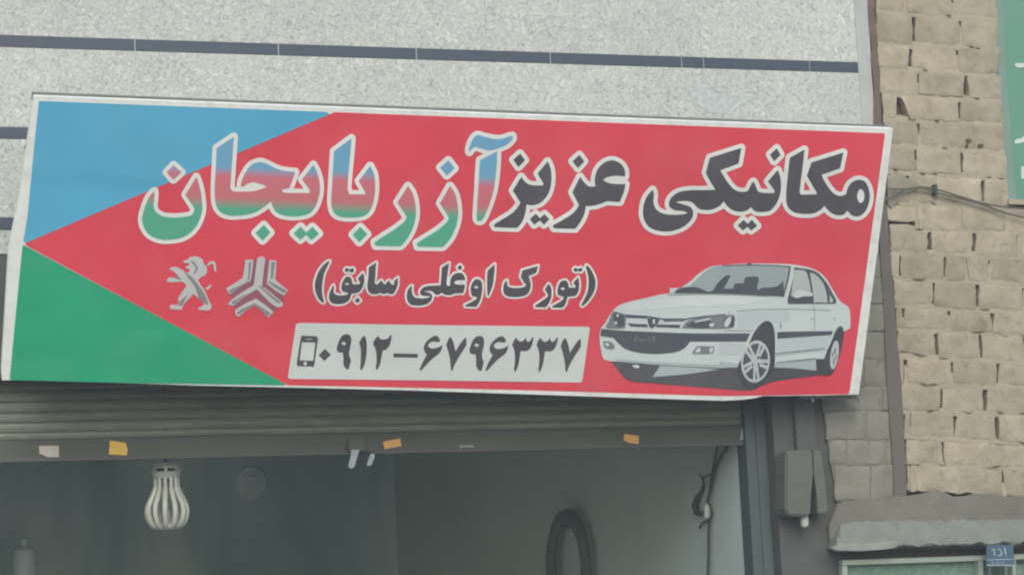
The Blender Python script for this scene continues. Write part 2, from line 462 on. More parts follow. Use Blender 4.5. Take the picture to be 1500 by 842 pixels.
for ci, (tl, bl, tr, br, js) in enumerate(courses):
    ym = (tl + bl) / 2
    xl = interp(L_EDGE, ym) + 0.5
    xr = interp(R_EDGE, ym) if ym < 285 else 1640
    if ym >= 285:
        last = js[-1]
        while last < 1600:
            last += 66 + random.uniform(-3, 3); js.append(last)
    edges = [xl] + [j for j in js if xl + 8 < j < xr - 6] + [xr]
    for bi, (x0, x1) in enumerate(zip(edges, edges[1:])):
        g0 = 0.3 if bi == 0 else random.uniform(1.0, 3.0)
        g1 = 0.3 if bi == len(edges) - 2 else random.uniform(1.0, 3.0)
        if x0 > 1475: g0 = g1 = 1.5
        a, b_ = x0 + g0, x1 - g1
        w = lambda s: random.uniform(-s, s) * (1.9 if s > 1.1 else 1.3)
        q = [[a + w(1.2), yline(tl, tr, a) + 1.2 + w(1.0)], [b_ + w(1.2), yline(tl, tr, b_) + 1.2 + w(1.0)],
             [b_ + w(1.2), yline(bl, br, b_) - 1.2 + w(1.0)], [a + w(1.2), yline(bl, br, a) - 1.2 + w(1.0)]]
        if ci == 5 and bi == 1: q[3][0] += 16; q[0][0] += 3
        if ci == 5 and bi == 0: q[2][0] -= 5
        if ci == 9 and bi == 0: q[3][1] -= 9; q[2][1] -= 8
        if ci == 7 and bi == 0: q[3][1] -= 3; q[2][1] -= 4
        if ci == 4 and bi == 2: q[3][0] += 7
        if ci == 14 and bi == 0: q[3][1] -= 6
        brick_mesh('brick', q, BR_OFF + random.uniform(-0.002, 0.003), 0.05, M['cream'], cream)
        if bi > 0 and (random.random() < 0.45 or x0 > 1475):          # this upright joint is mostly filled
            ta, tb = yline(tl, tr, x0), yline(bl, br, x0)
            ta += random.choice((0, 0, 0.3, 0.5)) * (tb - ta)
            pts = [(x0 - 4, ta), (x0 + 4, ta), (x0 + 3.5 + w(1), (ta + tb) / 2), (x0 + 4, tb), (x0 - 4, tb), (x0 - 3.5 + w(1), (ta + tb) / 2)]
            under(cream, bm_obj('joint_fill', prism_bm([on_wall(x, y, BR_OFF + random.uniform(0.003, 0.006)) for x, y in pts], Vector((0, 0.03, 0))), M['cream_bed']))
    # mortar bed under this course: wavy and nearly flush
    if ci < len(courses) - 1:
        n = 40
        crack = [random.random() < 0.16 for _ in range(n + 1)]
        front, back = [], []
        xe = xr if ym < 285 else 1640
        x0 = interp(L_EDGE, bl) + 1
        verts, faces = [], []
        for k in range(n + 1):
            x = x0 + (xe - x0) * k / n
            ny = yline(bl, br, x)
            half = random.uniform(3.0, 6.0)
            dpt = random.uniform(-0.0005, 0.0025) if not (crack[k] and crack[max(0, k - 1)] or crack[k] and random.random() < 0.4) else 0.016
            for yy, dd in ((ny - half - 2, 0.05), (ny - half, dpt + 0.002), (ny, dpt), (ny + half, dpt + 0.002), (ny + half + 2, 0.05)):
                verts.append(on_wall(x, yy, BR_OFF + dd))
        for k in range(n):
            for r_ in range(4):
                p = k * 5 + r_
                faces.append((p, p + 1, p + 6, p + 5))
        under(cream, mesh_obj('mortar_bed', verts, faces, M['cream_bed'], smooth=True))
bk = [on_wall(interp(L_EDGE, y) + 0.2, y, 0.052) for y in (-120, 0, 100, 200, 300, 430, 520, 620, 725)]
bk2 = [on_wall(1640, 725, 0.052), on_wall(1640, 288, 0.052), on_wall(1478.5, 288, 0.052), on_wall(1473, 220, 0.052), on_wall(1466, 140, 0.052), on_wall(1460, 0, 0.052), on_wall(1454, -120, 0.052)]
under(cream, bm_obj('wall_core', prism_bm(bk + bk2, Vector((0, 0.22, 0))), M['gap']))
patch = [(1300, 266), (1309, 258), (1322, 256), (1331, 262), (1343, 268), (1352, 273), (1341, 279), (1329, 283), (1322, 291), (1313, 298), (1306, 305), (1301, 300)]
under(cream, bm_obj('cement_smear', prism_bm([on_wall(x, y, BR_OFF - 0.006) for x, y in patch], Vector((0, 0.012, 0)), 0.002), M['smear']))
# broken pits in the face of one brick
for (x, y, w_, h_) in ((1419, 206, 5, 3), (1416.5, 214, 2, 4), (1437, 213, 4, 3)):
    pts = [on_wall(x + w_ * math.cos(t) * random.uniform(0.7, 1.2), y + h_ * math.sin(t) * random.uniform(0.7, 1.2), BR_OFF - 0.0065) for t in np.linspace(0, 6.28, 9)[:-1]]
    under(cream, bm_obj('broken_pit', prism_bm(pts, Vector((0, 0.004, 0))), M['gap']))

# grey brick pier between the shutter and the post
pier = empty('grey_brick_pier', (on_wall(1265, 700).x, WALL_Y, 0), 'grey painted brick pier below the right end of the sign', 'wall')
PL = [(330, 1255), (560, 1203), (600, 1206), (735, 1226)]
PR = [(300, 1283), (430, 1294), (520, 1298), (600, 1302), (735, 1311)]
gy = [(372, 408), (408, 446), (446, 486), (486, 526), (526, 565), (566, 602), (602, 644), (644, 681), (681, 733)]
for ci, (t, b_) in enumerate(gy):
    xl = interp(PL, (t + b_) / 2) if t > 500 else interp(PR, t) - 70
    xr = interp(PR, (t + b_) / 2)
    js = [xl] + ([xr - 34] if ci % 2 == 0 else [xr - 66, xr - 8] if xr - 66 > xl + 12 else [xr - 40]) + [xr]
    for x0, x1 in zip(js, js[1:]):
        if x1 - x0 < 4: continue
        q = [[x0 + 0.6, t + 0.8 + random.uniform(-1, 1)], [x1 - 0.6 + random.uniform(-1, 1), t + 0.8 + random.uniform(-1, 1)], [x1 - 0.6, b_ - 0.8 + random.uniform(-1, 1) - (5 if ci == len(gy) - 1 and x1 > xr - 5 else 0)], [x0 + 1.2, b_ - 1.2]]
        brick_mesh('brick', q, 0.0 + random.uniform(-0.003, 0.003), 0.03, M['grey_brick'], pier)
pts = [(interp(PR, 372) - 70, 372), (interp(PR, 372), 372)] + [(interp(PR, y), y) for y in (430, 520, 600, 735)] + [(1226, 735), (1206, 600), (1203, 560), (1230, 372)]
under(pier, bm_obj('mortar', prism_bm([on_wall(x, y, 0.005) for x, y in pts], Vector((0, 0.25, 0))), M['grey_bed']))

# steel post / old brown seam between the two buildings
post = empty('steel_post', (on_wall(1317, 700).x, WALL_Y, 0), 'tall brown grey post in the seam between stone facade and cream bricks', 'post')
Lp = [(1262, -120), (1271, 5), (1272.5, 40), (1277, 70), (1275, 88), (1278, 104), (1280.5, 130), (1279, 165), (1283, 260), (1288.5, 360), (1294, 440), (1297.5, 520), (1300.5, 580), (1306, 650), (1311, 742)]
Rp = [(1274, -120), (1281, 0), (1283, 38), (1285.5, 55), (1284.5, 80), (1289, 104), (1289, 140), (1292, 190), (1298.5, 290), (1303.5, 360), (1309, 430), (1314.5, 500), (1320.5, 560), (1324.5, 640), (1329, 742)]
up = [i for i in range(8)]
for nm, sl, mt, o in (('mud_seam', slice(0, 9), 'brown', -0.003), ('post_profile', slice(8, None), 'post', -0.0075)):
    L_, R_ = Lp[sl], Rp[sl]
    bm = bmesh.new()
    ro = []
    for (xa, ya), (xb, yb) in zip(L_, R_):
        ro.append([bm.verts.new(on_wall(xa, ya, o + 0.06)), bm.verts.new(on_wall(xa, ya, o)), bm.verts.new(on_wall(xb, yb, o)), bm.verts.new(on_wall(xb, yb, o + 0.06))])
    for A, B in zip(ro, ro[1:]):
        for k in range(3): bm.faces.new((A[k], A[k + 1], B[k + 1], B[k]))
    bm.faces.new(ro[0][::-1]); bm.faces.new(ro[-1])
    under(post, bm_obj(nm, bm, M[mt]))

# teal sheet beyond the brick edge
teal = empty('teal_sheet_panel', (on_wall(1530, 300).x, WALL_Y, on_wall(1530, 300).z), 'teal green painted sheet panel at the top right beyond the brick edge', 'panel')
q = [(1450, -160), (1640, -160), (1640, 294), (1476, 291), (1471, 220), (1464.5, 140), (1461, 60), (1458.5, 0)]
under(teal, bm_obj('sheet', prism_bm([on_wall(x, y, 0.012) for x, y in q], Vector((0, 0.006, 0))), M['teal']))
for pts in ([(1486, 96), (1489, 92.5), (1502, 93), (1510, 94), (1510, 99), (1490, 99.5)], [(1486, 207), (1490, 203.5), (1496, 203), (1501, 199), (1510, 200), (1510, 206), (1494, 210), (1487, 211)], [(1496, 244), (1512, 244), (1512, 262), (1496, 262)]):
    under(teal, bm_obj('white_fleck', prism_bm([on_wall(x, y, 0.0085) for x, y in pts], Vector((0, 0.003, 0))), M['white_bit']))
under(teal, bm_obj('edge_shade_strip', prism_bm([on_wall(x, y, 0.004) for x, y in [(1450, -160), (1463, -160), (1472, 60), (1477, 150), (1484, 225), (1489, 292), (1476, 291), (1471, 220), (1464.5, 140), (1461, 60), (1458.5, 0)]], Vector((0, 0.007, 0))), M['teal_edge_shade']))  # added strip, coloured as the shadow line along the brick edge
under(teal, bm_obj('sheet_sill', prism_bm([on_wall(x, y, -0.02) for x, y in [(1478, 291), (1640, 297), (1640, 304), (1478, 299)]], Vector((0, 0.04, 0))), M['cream_bed']))

# ------------------------------------------------------------------ rolling shutter and workshop
SH = 0.14
shut = empty('rolling_shutter', (1.5, WALL_Y + SH, 0), 'dusty grey rolling shutter half rolled up under the sign', 'shutter')
X_SR = on_wall(1100, 640, SH).x
bnd = [644, 633, 618.5, 604, 589, 574.5, 560, 545.5, 531]
zs = [on_wall(0, y, SH).z for y in bnd]
def slat_mesh(z0, z1, name):
    n = 9
    verts, faces = [], []
    nx = 2
    for k in range(n + 1):
        t = k / n
        z = z0 + (z1 - z0) * t
        bulge = -0.006 * math.sin(math.pi * min(1, max(0, (t - 0.12) / 0.8))) if 0.1 < t < 0.95 else 0.0
        lip = -0.010 if t < 0.05 else 0.0
        for x in (X_L, X_SR):
            verts.append((x, WALL_Y + SH + bulge + lip, z))
    for k in range(n):
        a = k * 2
        faces.append((a, a + 1, a + 3, a + 2))
    return under(shut, mesh_obj(name, verts, faces, M['shutter'], smooth=False))
for z0, z1 in zip(zs, zs[1:]): slat_mesh(z0, z1, 'slat')
z_bot, z_bar = on_wall(0, 677, SH).z, zs[0]
bm = bmesh.new()
prof = [(0.012, z_bar), (-0.004, z_bar), (-0.006, z_bar - 0.012), (-0.002, z_bot + 0.02), (-0.016, z_bot + 0.004), (-0.016, z_bot), (0.02, z_bot)]
A = [bm.verts.new((X_L, WALL_Y + SH + y, z)) for y, z in prof]
B = [bm.verts.new((X_SR, WALL_Y + SH + y, z)) for y, z in prof]
for k in range(len(prof)):
    k2 = (k + 1) % len(prof)
    bm.faces.new((A[k], A[k2], B[k2], B[k]))
bm.faces.new(A); bm.faces.new(B[::-1])
under(shut, bm_obj('bottom_bar', bm, M['shutter_bar']))
# guide rail at the right
X_OP = on_wall(1108, 700).x
rail = []
xr0, xr1 = X_SR - 0.015, X_OP + 0.10
under(shut, bm_obj('guide_rail', box_bm((X_SR + 0.004, WALL_Y + SH - 0.05, 0.14), (X_SR + 0.052, WALL_Y + SH + 0.05, z_bar + 0.5), 0.004), M['rail']))
# pale end cap mark
under(shut, bm_obj('end_patch', prism_bm([on_wall(x, y, SH - 0.012) for x, y in [(1086, 627), (1092, 630), (1092, 642), (1084, 645)]], Vector((0, 0.004, 0))), M['clip']))
# latch hanging from the bar
latch = empty('shutter_latch', on_wall(522, 660, SH), 'dark shutter latch with two pale hanging tabs on the bottom bar', 'latch')
under(latch, bm_obj('latch_plate', prism_bm([on_wall(x, y, SH - 0.03) for x, y in [(510, 645), (516, 639), (527, 639), (536, 646), (536, 658), (530, 664), (514, 664), (509, 656)]], Vector((0, 0.028, 0)), 0.003), M['shutter_bar']))
for pts in ([(515, 658), (527, 658), (525, 664), (519, 684), (514, 686), (510, 683), (513, 672)], [(543, 664), (549, 664), (548, 672), (543, 682), (537, 681), (540, 672)]):
    under(latch, bm_obj('hanging_tab', prism_bm([on_wall(x, y, SH - 0.036) for x, y in pts], Vector((0, 0.005, 0)), 0.001), M['clip']))
under(latch, bm_obj('tab_rod', tube_bm([on_wall(527, 661, SH - 0.03), on_wall(548, 664, SH - 0.03)], 0.006, 8), M['dark']))
# paper stickers on the bar
for nm, pts, mt, lb in (
        ('paper_sticker', [(57, 652.5), (86, 652.5), (86.5, 669), (70, 669), (58, 664)], 'tape_b', 'torn beige paper sticker at the left end of the shutter bar'),
        ('paper_sticker', [(161, 645), (184, 648), (187, 657), (186, 666.5), (159.5, 665)], 'tape_y', 'bright yellow paper sticker above the white lamp'),
        ('paper_sticker', [(561, 646.5), (586, 641.5), (588.5, 653), (563.5, 657.5)], 'tape_o', 'orange paper sticker right of the shutter latch'),
        ('paper_sticker', [(914.5, 635), (936, 638), (935.5, 650), (920, 648), (913.5, 644)], 'tape_o', 'pale orange paper sticker near the right end of the shutter bar')):
    o = bm_obj(nm, prism_bm([on_wall(x, y, SH - 0.0085) for x, y in pts], Vector((0, 0.003, 0))), M[mt])
    tag(o, lb, 'sticker', 'paper stickers on the shutter bar')
o = bm_obj('bar_scuff', prism_bm([on_wall(x, y, SH - 0.0085) for x, y in [(673, 652.5), (683, 652), (694, 652), (694, 655), (684, 654), (674, 655)]], Vector((0, 0.002, 0))), M['clip'])
under(shut, o)

# workshop room seen through the opening
Y_BACK = on_side(578, 700, X_OP).y
room_z = 3.6
def room(name, verts, mat):
    return tag(mesh_obj(name, verts, [(0, 1, 2, 3)], mat), kind='structure')
Yi = WALL_Y + 0.3
room('interior_side_wall', [(X_OP, WALL_Y + SH + 0.06, 0.02), (X_OP, Y_BACK, 0.02), (X_OP, Y_BACK, room_z), (X_OP, WALL_Y + SH + 0.06, room_z)], M['inner'])
room('interior_left_wall', [(X_L, Yi, 0.02), (X_L, Y_BACK, 0.02), (X_L, Y_BACK, room_z), (X_L, Yi, room_z)], M['veil_wall'])
room('interior_back_wall', [(X_L, Y_BACK, 0.02), (X_OP, Y_BACK, 0.02), (X_OP, Y_BACK, room_z), (X_L, Y_BACK, room_z)], M['veil_wall'])
room('interior_ceiling', [(X_L, Yi, room_z), (X_OP, Yi, room_z), (X_OP, Y_BACK, room_z), (X_L, Y_BACK, room_z)], M['ceiling'])
room('interior_floor', [(X_L, WALL_Y, 0.146), (X_OP, WALL_Y, 0.146), (X_OP, Y_BACK, 0.146), (X_L, Y_BACK, 0.146)], M['floor'])

# rendered jamb between shutter and grey bricks
jamb = empty('plastered_door_jamb', (on_wall(1160, 800).x, WALL_Y, 0), 'sooty dark plastered jamb between the shutter and the grey bricks', 'wall')
xj0, xj1 = X_OP + 0.002, on_wall(1224, 700).x
bm = box_bm((xj0 + 0.105, WALL_Y + 0.02, 0.14), (xj1 + 0.03, WALL_Y + 0.5, Z(372) - 0.004))
under(jamb, bm_obj('jamb_face', bm, M['pier']))
under(jamb, bm_obj('jamb_reveal', box_bm((xj0, WALL_Y + 0.1, 0.14), (xj0 + 0.1048, WALL_Y + 0.5, Z(372) - 0.004)), M['rail']))

# ------------------------------------------------------------------ big lotus lamp
def at_depth(px, py, dy): return on_wall(px, py, dy)
LD = 0.30
lt, lb = on_wall(243, 677, LD), on_wall(243, 773, LD)
scl = (lt.z - lb.z) / 97.0
lamp = empty('lotus_lamp', (lt.x, lt.y, lb.z), 'large white lotus shaped energy saving lamp hanging inside the opening', 'lamp')
cz = lambda y: lb.z + (773 - y) * scl
c0 = Vector((lt.x, lt.y, 0))
under(lamp, bm_obj('lamp_base', lathe_bm([(18 * scl, cz(676)), (21.5 * scl, cz(677)), (22 * scl, cz(684)), (21 * scl, cz(685.6))], c0, 28), M['lamp'], smooth=False))
under(lamp, bm_obj('base_slot', lathe_bm([(19 * scl, cz(685.6)), (19 * scl, cz(689.6))], c0, 20), M['dark']))
for k in range(7):
    a0 = 2 * math.pi * (k + 0.3) / 7
    bm = box_bm((-2.2 * scl, -1.5 * scl, cz(689.8)), (2.2 * scl, 1.5 * scl, cz(685.4)))
    bmesh.ops.transform(bm, matrix=Matrix.Translation(c0) @ Matrix.Rotation(a0, 4, 'Z') @ Matrix.Translation((0, 20 * scl, 0)), verts=bm.verts)
    under(lamp, bm_obj('base_bridge', bm, M['lamp']))
under(lamp, bm_obj('lamp_collar', lathe_bm([(20 * scl, cz(689.6)), (21.5 * scl, cz(690.5)), (20.5 * scl, cz(696)), (17 * scl, cz(701))], c0, 28), M['lamp'], smooth=True))
prof = [(16.5, 699), (16.8, 706), (17, 713), (19, 721), (24, 731), (28.5, 741), (29.6, 750), (27.5, 760), (22.5, 768), (16, 771.5)]
fine = []
for (r0, y0), (r1, y1) in zip(prof, prof[1:]):
    for s in (0, 0.5): fine.append((r0 + (r1 - r0) * s, y0 + (y1 - y0) * s))
fine.append(prof[-1])
NT = 12
for k in range(NT):
    a0 = 2 * math.pi * (k + 0.5) / NT
    pts = [c0 + Vector((r_ * scl * math.cos(a0), r_ * scl * math.sin(a0), cz(y))) for r_, y in fine]
    rr = [2.7 * scl if y < 715 else 3.9 * scl for r_, y in fine]
    under(lamp, bm_obj('lamp_tube', tube_bm(pts, rr, 8), M['lamp'], smooth=True))
for k in range(0, NT, 2):
    a0, a1 = 2 * math.pi * (k + 0.5) / NT, 2 * math.pi * (k + 1.5) / NT
    pts = [c0 + Vector((15.5 * scl * math.cos(lerp(a0, a1, t)), 15.5 * scl * math.sin(lerp(a0, a1, t)), cz(770.5))) for t in (0, 0.25, 0.5, 0.75, 1)]
    under(lamp, bm_obj('tube_bend', tube_bm(pts, 4.2 * scl, 8), M['lamp'], smooth=True))
under(lamp, bm_obj('lamp_cord', tube_bm([c0 + Vector((0, 0, cz(677))), c0 + Vector((0, 0, room_z))], 0.006, 6), M['dark']))

# ------------------------------------------------------------------ things inside the workshop
# tyre hanging on the side wall
XT = X_OP - 0.06
pc = on_side(832, 745, XT)
pa, pb = on_side(803, 800, XT), on_side(861, 800, XT)
rad_y = abs(pa.y - pb.y) / 2
ctr_y = (pa.y + pb.y) / 2
rt = min(max(rad_y, 0.2), 0.45)
ztop = on_side(830, 745, XT).z
tyre = empty('car_tyre', (XT, ctr_y, ztop - rt), 'dark rubber tyre hanging on the pale side wall inside the workshop', 'tyre')
bm = bmesh.new()
n, mseg = 40, 10
rings = []
for i in range(n):
    t = 2 * math.pi * i / n
    ring = []
    for k in range(mseg):
        u = 2 * math.pi * k / mseg
        rr_ = rt - 0.04 + 0.04 * math.cos(u)
        xx = 0.03 * math.copysign(abs(math.sin(u)) ** 0.7, math.sin(u))
        ring.append(bm.verts.new((XT + xx, ctr_y + rr_ * math.cos(t), ztop - rt + rr_ * math.sin(t))))
    rings.append(ring)
for i in range(n):
    A, B = rings[i], rings[(i + 1) % n]
    for k in range(mseg): bm.faces.new((A[k], A[(k + 1) % mseg], B[(k + 1) % mseg], B[k]))
under(tyre, bm_obj('rubber_ring', bm, M['tyre'], smooth=True))
under(tyre, bm_obj('wall_peg', tube_bm([(X_OP + 0.01, ctr_y, ztop - 0.095), (XT - 0.035, ctr_y, ztop - 0.095)], 0.012, 8), M['tyre']))
# pale disc far back on the rear wall
dc = hit(368, 706, (0, Y_BACK - 0.02, 0), Vector((0, 1, 0)))
dr = (hit(392, 706, (0, Y_BACK - 0.02, 0), Vector((0, 1, 0))) - dc).length
disc = empty('wheel_cover', dc, 'faint pale round wheel cover on the dark back wall right of the lamp', 'wheel cover')
bm = bmesh.new(); ro = []
for r_, d_ in ((1.0, 0.018), (0.97, 0.0), (0.86, -0.012), (0.8, -0.004), (0.4, -0.012), (0.34, -0.03), (0.1, -0.036)):
    ro.append([bm.verts.new((dc.x + dr * r_ * math.cos(2 * math.pi * k / 32), dc.y + d_, dc.z + dr * r_ * math.sin(2 * math.pi * k / 32))) for k in range(32)])
for A, B in zip(ro, ro[1:]):
    for k in range(32): bm.faces.new((A[k], A[(k + 1) % 32], B[(k + 1) % 32], B[k]))
bm.faces.new(ro[-1])
under(disc, bm_obj('cover_shell', bm, M['disc'], smooth=True))
# hanging cable with a hook and socket
XC = X_OP - 0.02
cab = empty('hanging_cable', on_side(1037, 742, XC), 'dark cable with a socket and tangled hook hanging on the pale inner wall', 'cable')
def side_tube(name, pts, r_, mat, seg=6):
    return under(cab, bm_obj(name, tube_bm([on_side(x, y, XC) for x, y in pts], r_, seg), M[mat], smooth=True))
side_tube('cable_strand', [(1074, 640), (1064, 655), (1056, 668), (1049, 682), (1044, 700), (1040, 720), (1036, 735)], 0.007, 'cable_dark')
side_tube('cable_strand', [(1056, 640), (1051, 655), (1048, 668), (1045, 684), (1042, 700), (1039, 722)], 0.006, 'cable_dark')
side_tube('hook', [(1024, 693), (1027, 698), (1030, 702), (1031, 710), (1027, 720), (1022, 728), (1018, 740), (1020, 750), (1026, 753), (1031, 748)], [0.003, 0.004, 0.005, 0.007, 0.009, 0.014, 0.018, 0.016, 0.01, 0.004], 'cable_dark', 8)
side_tube('hook_spur', [(1040, 694), (1034, 697), (1028, 699)], 0.004, 'cable_dark')
side_tube('socket', [(1036, 738), (1036, 747), (1036, 757)], 0.016, 'white_bit', 10)
side_tube('cable_loop', [(1037, 734), (1042, 742), (1043, 752), (1040, 762), (1032, 763), (1027, 768), (1025, 773)], 0.006, 'cable_dark')
side_tube('cable_tail', [(1039, 760), (1038, 780), (1038, 810), (1037, 845), (1036, 930)], 0.007, 'cable_dark')
# bottle on a tall steel rack just inside the opening
YB = WALL_Y + 1.3
def on_back(x, y): return hit(x, y, (0, YB, 0), Vector((0, 1, 0)))
pb0, pt0 = on_back(36, 850), on_back(35, 789)
sb = (pt0.z - pb0.z) / 61.0
shelf_z = pb0.z - 6 * sb
rack = empty('steel_rack', (pb0.x - 0.3, YB, 0.146), 'grey steel rack standing inside the opening under the white bottle', 'rack')
for z_ in (0.4, 1.0, shelf_z):
    under(rack, bm_obj('rack_shelf', box_bm((pb0.x - 0.8, YB - 0.2, z_ - 0.02), (pb0.x + 0.2, YB + 0.2, z_), 0.003), M['shutter_bar']))
for dx_ in (-0.79, 0.16):
    for dy_ in (-0.19, 0.16):
        under(rack, bm_obj('rack_leg', box_bm((pb0.x + dx_, YB + dy_, 0.147), (pb0.x + dx_ + 0.03, YB + dy_ + 0.03, shelf_z - 0.0202)), M['rail']))
bot = empty('white_bottle', (pb0.x, YB, shelf_z), 'whitish plastic bottle with narrow cap in the lower left corner', 'bottle')
zz = lambda y: pb0.z + (850 - y) * sb
under(bot, bm_obj('bottle_body', lathe_bm([(14 * sb, shelf_z + 0.0005), (17.5 * sb, shelf_z + 3 * sb), (17.5 * sb, zz(812)), (16.5 * sb, zz(806)), (11 * sb, zz(802)), (5 * sb, zz(799))], (pb0.x, YB, 0), 24), M['bottle'], smooth=True))
under(bot, bm_obj('bottle_cap', lathe_bm([(5 * sb, zz(799.2)), (5 * sb, zz(790)), (4 * sb, zz(789))], (pb0.x, YB, 0), 14), M['bottle']))

# ------------------------------------------------------------------ box light on the jamb
bl_ = empty('wall_box_light', on_wall(1180, 755), 'aged white box shaped wall light with dark slit on the door jamb', 'light')
under(bl_, bm_obj('mount_plate', prism_bm([on_wall(x, y, -0.015) for x, y in [(1164, 584), (1193, 584), (1197, 662), (1168, 662)]], Vector((0, 0.034, 0)), 0.003), M['pier']))
bm = bmesh.new()
lo = [(1151, 664), (1156, 659), (1190.5, 658), (1191, 690), (1188, 752), (1184, 756), (1156, 755), (1150.5, 748)]
under(bl_, bm_obj('housing', prism_bm([on_wall(x, y, -0.1) for x, y in lo], Vector((0, 0.118, 0)), 0.008), M['box']))
under(bl_, bm_obj('slit_back', prism_bm([on_wall(x, y, -0.03) for x, y in [(1188, 662), (1200, 662), (1204, 752), (1186, 752)]], Vector((0, 0.048, 0))), M['dark']))
under(bl_, bm_obj('side_flap', prism_bm([on_wall(x, y, -0.095) for x, y in [(1191.5, 658), (1203, 658), (1208, 700), (1213.5, 746), (1210, 751), (1198, 752.5), (1196, 720), (1192, 690)]], Vector((0, 0.06, 0)), 0.004), M['box']))
under(bl_, bm_obj('bulb_tip', lathe_bm([(0.004, 0.0), (0.016, 0.008), (0.02, 0.025), (0.018, 0.05), (0.012, 0.07)], on_wall(1179, 773, -0.05), 14), M['lamp'], smooth=True))

# ------------------------------------------------------------------ cement band, ledge and window at the lower right
ledge = empty('cement_ledge', on_wall(1380, 800), 'rough cement ledge with dark band above the window at the lower right', 'ledge')
band = [(1228, 736), (1262, 731), (1309, 726.5), (1330, 726), (1352, 722), (1372, 717), (1388, 722), (1396, 728), (1412, 726), (1430, 722), (1470, 726), (1640, 727), (1640, 800), (1218, 806), (1214, 770)]
under(ledge, bm_obj('dark_band', prism_bm([on_wall(x, y, -0.010) for x, y in band], Vector((0, 0.3, 0)), 0.004), M['cement_dark']))
nseg = 80
bm = bmesh.new(); ro = []
for k in range(nseg + 1):
    x = 1226 + (1640 - 1226) * k / nseg
    t = k / nseg
    top = 771 - 4 * t - 4 * min(1, k / 6.0) + random.uniform(-1.2, 1.2) + (8 if k == 0 else 2 if k == 1 else 0)
    low = 803 - 11 * t + 1.5 * math.sin(k * 0.9) + random.uniform(-1.1, 1.1)
    mid = lerp(top, low, 0.55)
    ch = random.uniform(-0.005, 0.005)
    prof = [on_wall(x, top - 4, -0.008), on_wall(x, top + 3, -0.045 + ch), on_wall(x, mid - 4, -0.075 + ch), on_wall(x, mid + 4, -0.085 - ch), on_wall(x, low - 3, -0.10 + ch * 0.5), on_wall(x, low, -0.09), Vector((on_wall(x, low, -0.09).x, WALL_Y + 0.02, on_wall(x, low, -0.09).z + 0.004))]
    ro.append([bm.verts.new(Vector(p) + Vector((0, random.uniform(-0.006, 0.006), random.uniform(-0.003, 0.003)))) for p in prof])
for A, B in zip(ro, ro[1:]):
    for k in range(len(A) - 1): bm.faces.new((A[k], A[k + 1], B[k + 1], B[k]))
bm.faces.new(ro[0]); bm.faces.new(ro[-1][::-1])
under(ledge, bm_obj('ledge_slab', bm, M['cement'], smooth=True))

chip = [(1217, 803), (1226, 797), (1240, 795.5), (1262, 797), (1284, 794), (1302, 792), (1313, 790), (1317, 797), (1312, 802), (1296, 804), (1262, 806.5), (1228, 806.5)]
under(ledge, bm_obj('broken_edge', prism_bm([on_wall(x, y, -0.106) for x, y in chip], Vector((0, 0.03, 0)), 0.003), M['cement_pale']))
win = empty('shop_window', (on_wall(1350, 842).x, WALL_Y, 0.14), 'pale green framed shop window under the cement ledge', 'window')
def wbar(name, pts, off=-0.03, d=0.04, mat='frame'):
    under(win, bm_obj(name, prism_bm([on_wall(x, y, off) for x, y in pts], Vector((0, d, 0)), 0.002), M[mat]))
wbar('frame_rail', [(1234, 820), (1640, 806), (1640, 814), (1234, 827.5)])
wbar('frame_stile', [(1234, 828), (1241.5, 827.8), (1246, 1200), (1238, 1200)])
wbar('mullion', [(1433.5, 821.5), (1440.5, 821), (1446, 1200), (1438, 1200)])
wbar('mullion', [(1449, 821), (1452, 821), (1456, 1200), (1452, 1200)], -0.026)
wbar('mullion', [(1472, 820), (1475, 820), (1480, 1200), (1477, 1200)], -0.026)
wbar('mullion', [(1483, 819.5), (1488, 819.3), (1494, 1200), (1488, 1200)])
for a, b_ in ((1241, 1434), (1441, 1449), (1452, 1472), (1475, 1484), (1488, 1640)):
    wbar('window_pane', [(a + .4, 826), (b_ - .4, 822), (b_ + 5, 1200), (a + 5, 1200)], -0.012, 0.004, 'glass')
wbar('reflection_sheet', [(1238, 822), (1640, 808), (1640, 1200), (1242, 1200)], 0.03, 0.01, 'reflection_sheet')  # added sheet behind the glass, carries the painted reflections
under(win, bm_obj('window_core', box_bm((on_wall(1235, 842).x, WALL_Y + 0.045, 0.14), (on_wall(1640, 842).x, WALL_Y + 0.3, on_wall(1300, 792).z)), M['pier']))
wbar('lower_wall', [(1226, 1200), (1640, 1200), (1640, 1420), (1226, 1420)], -0.03, 0.3, 'cement_dark')

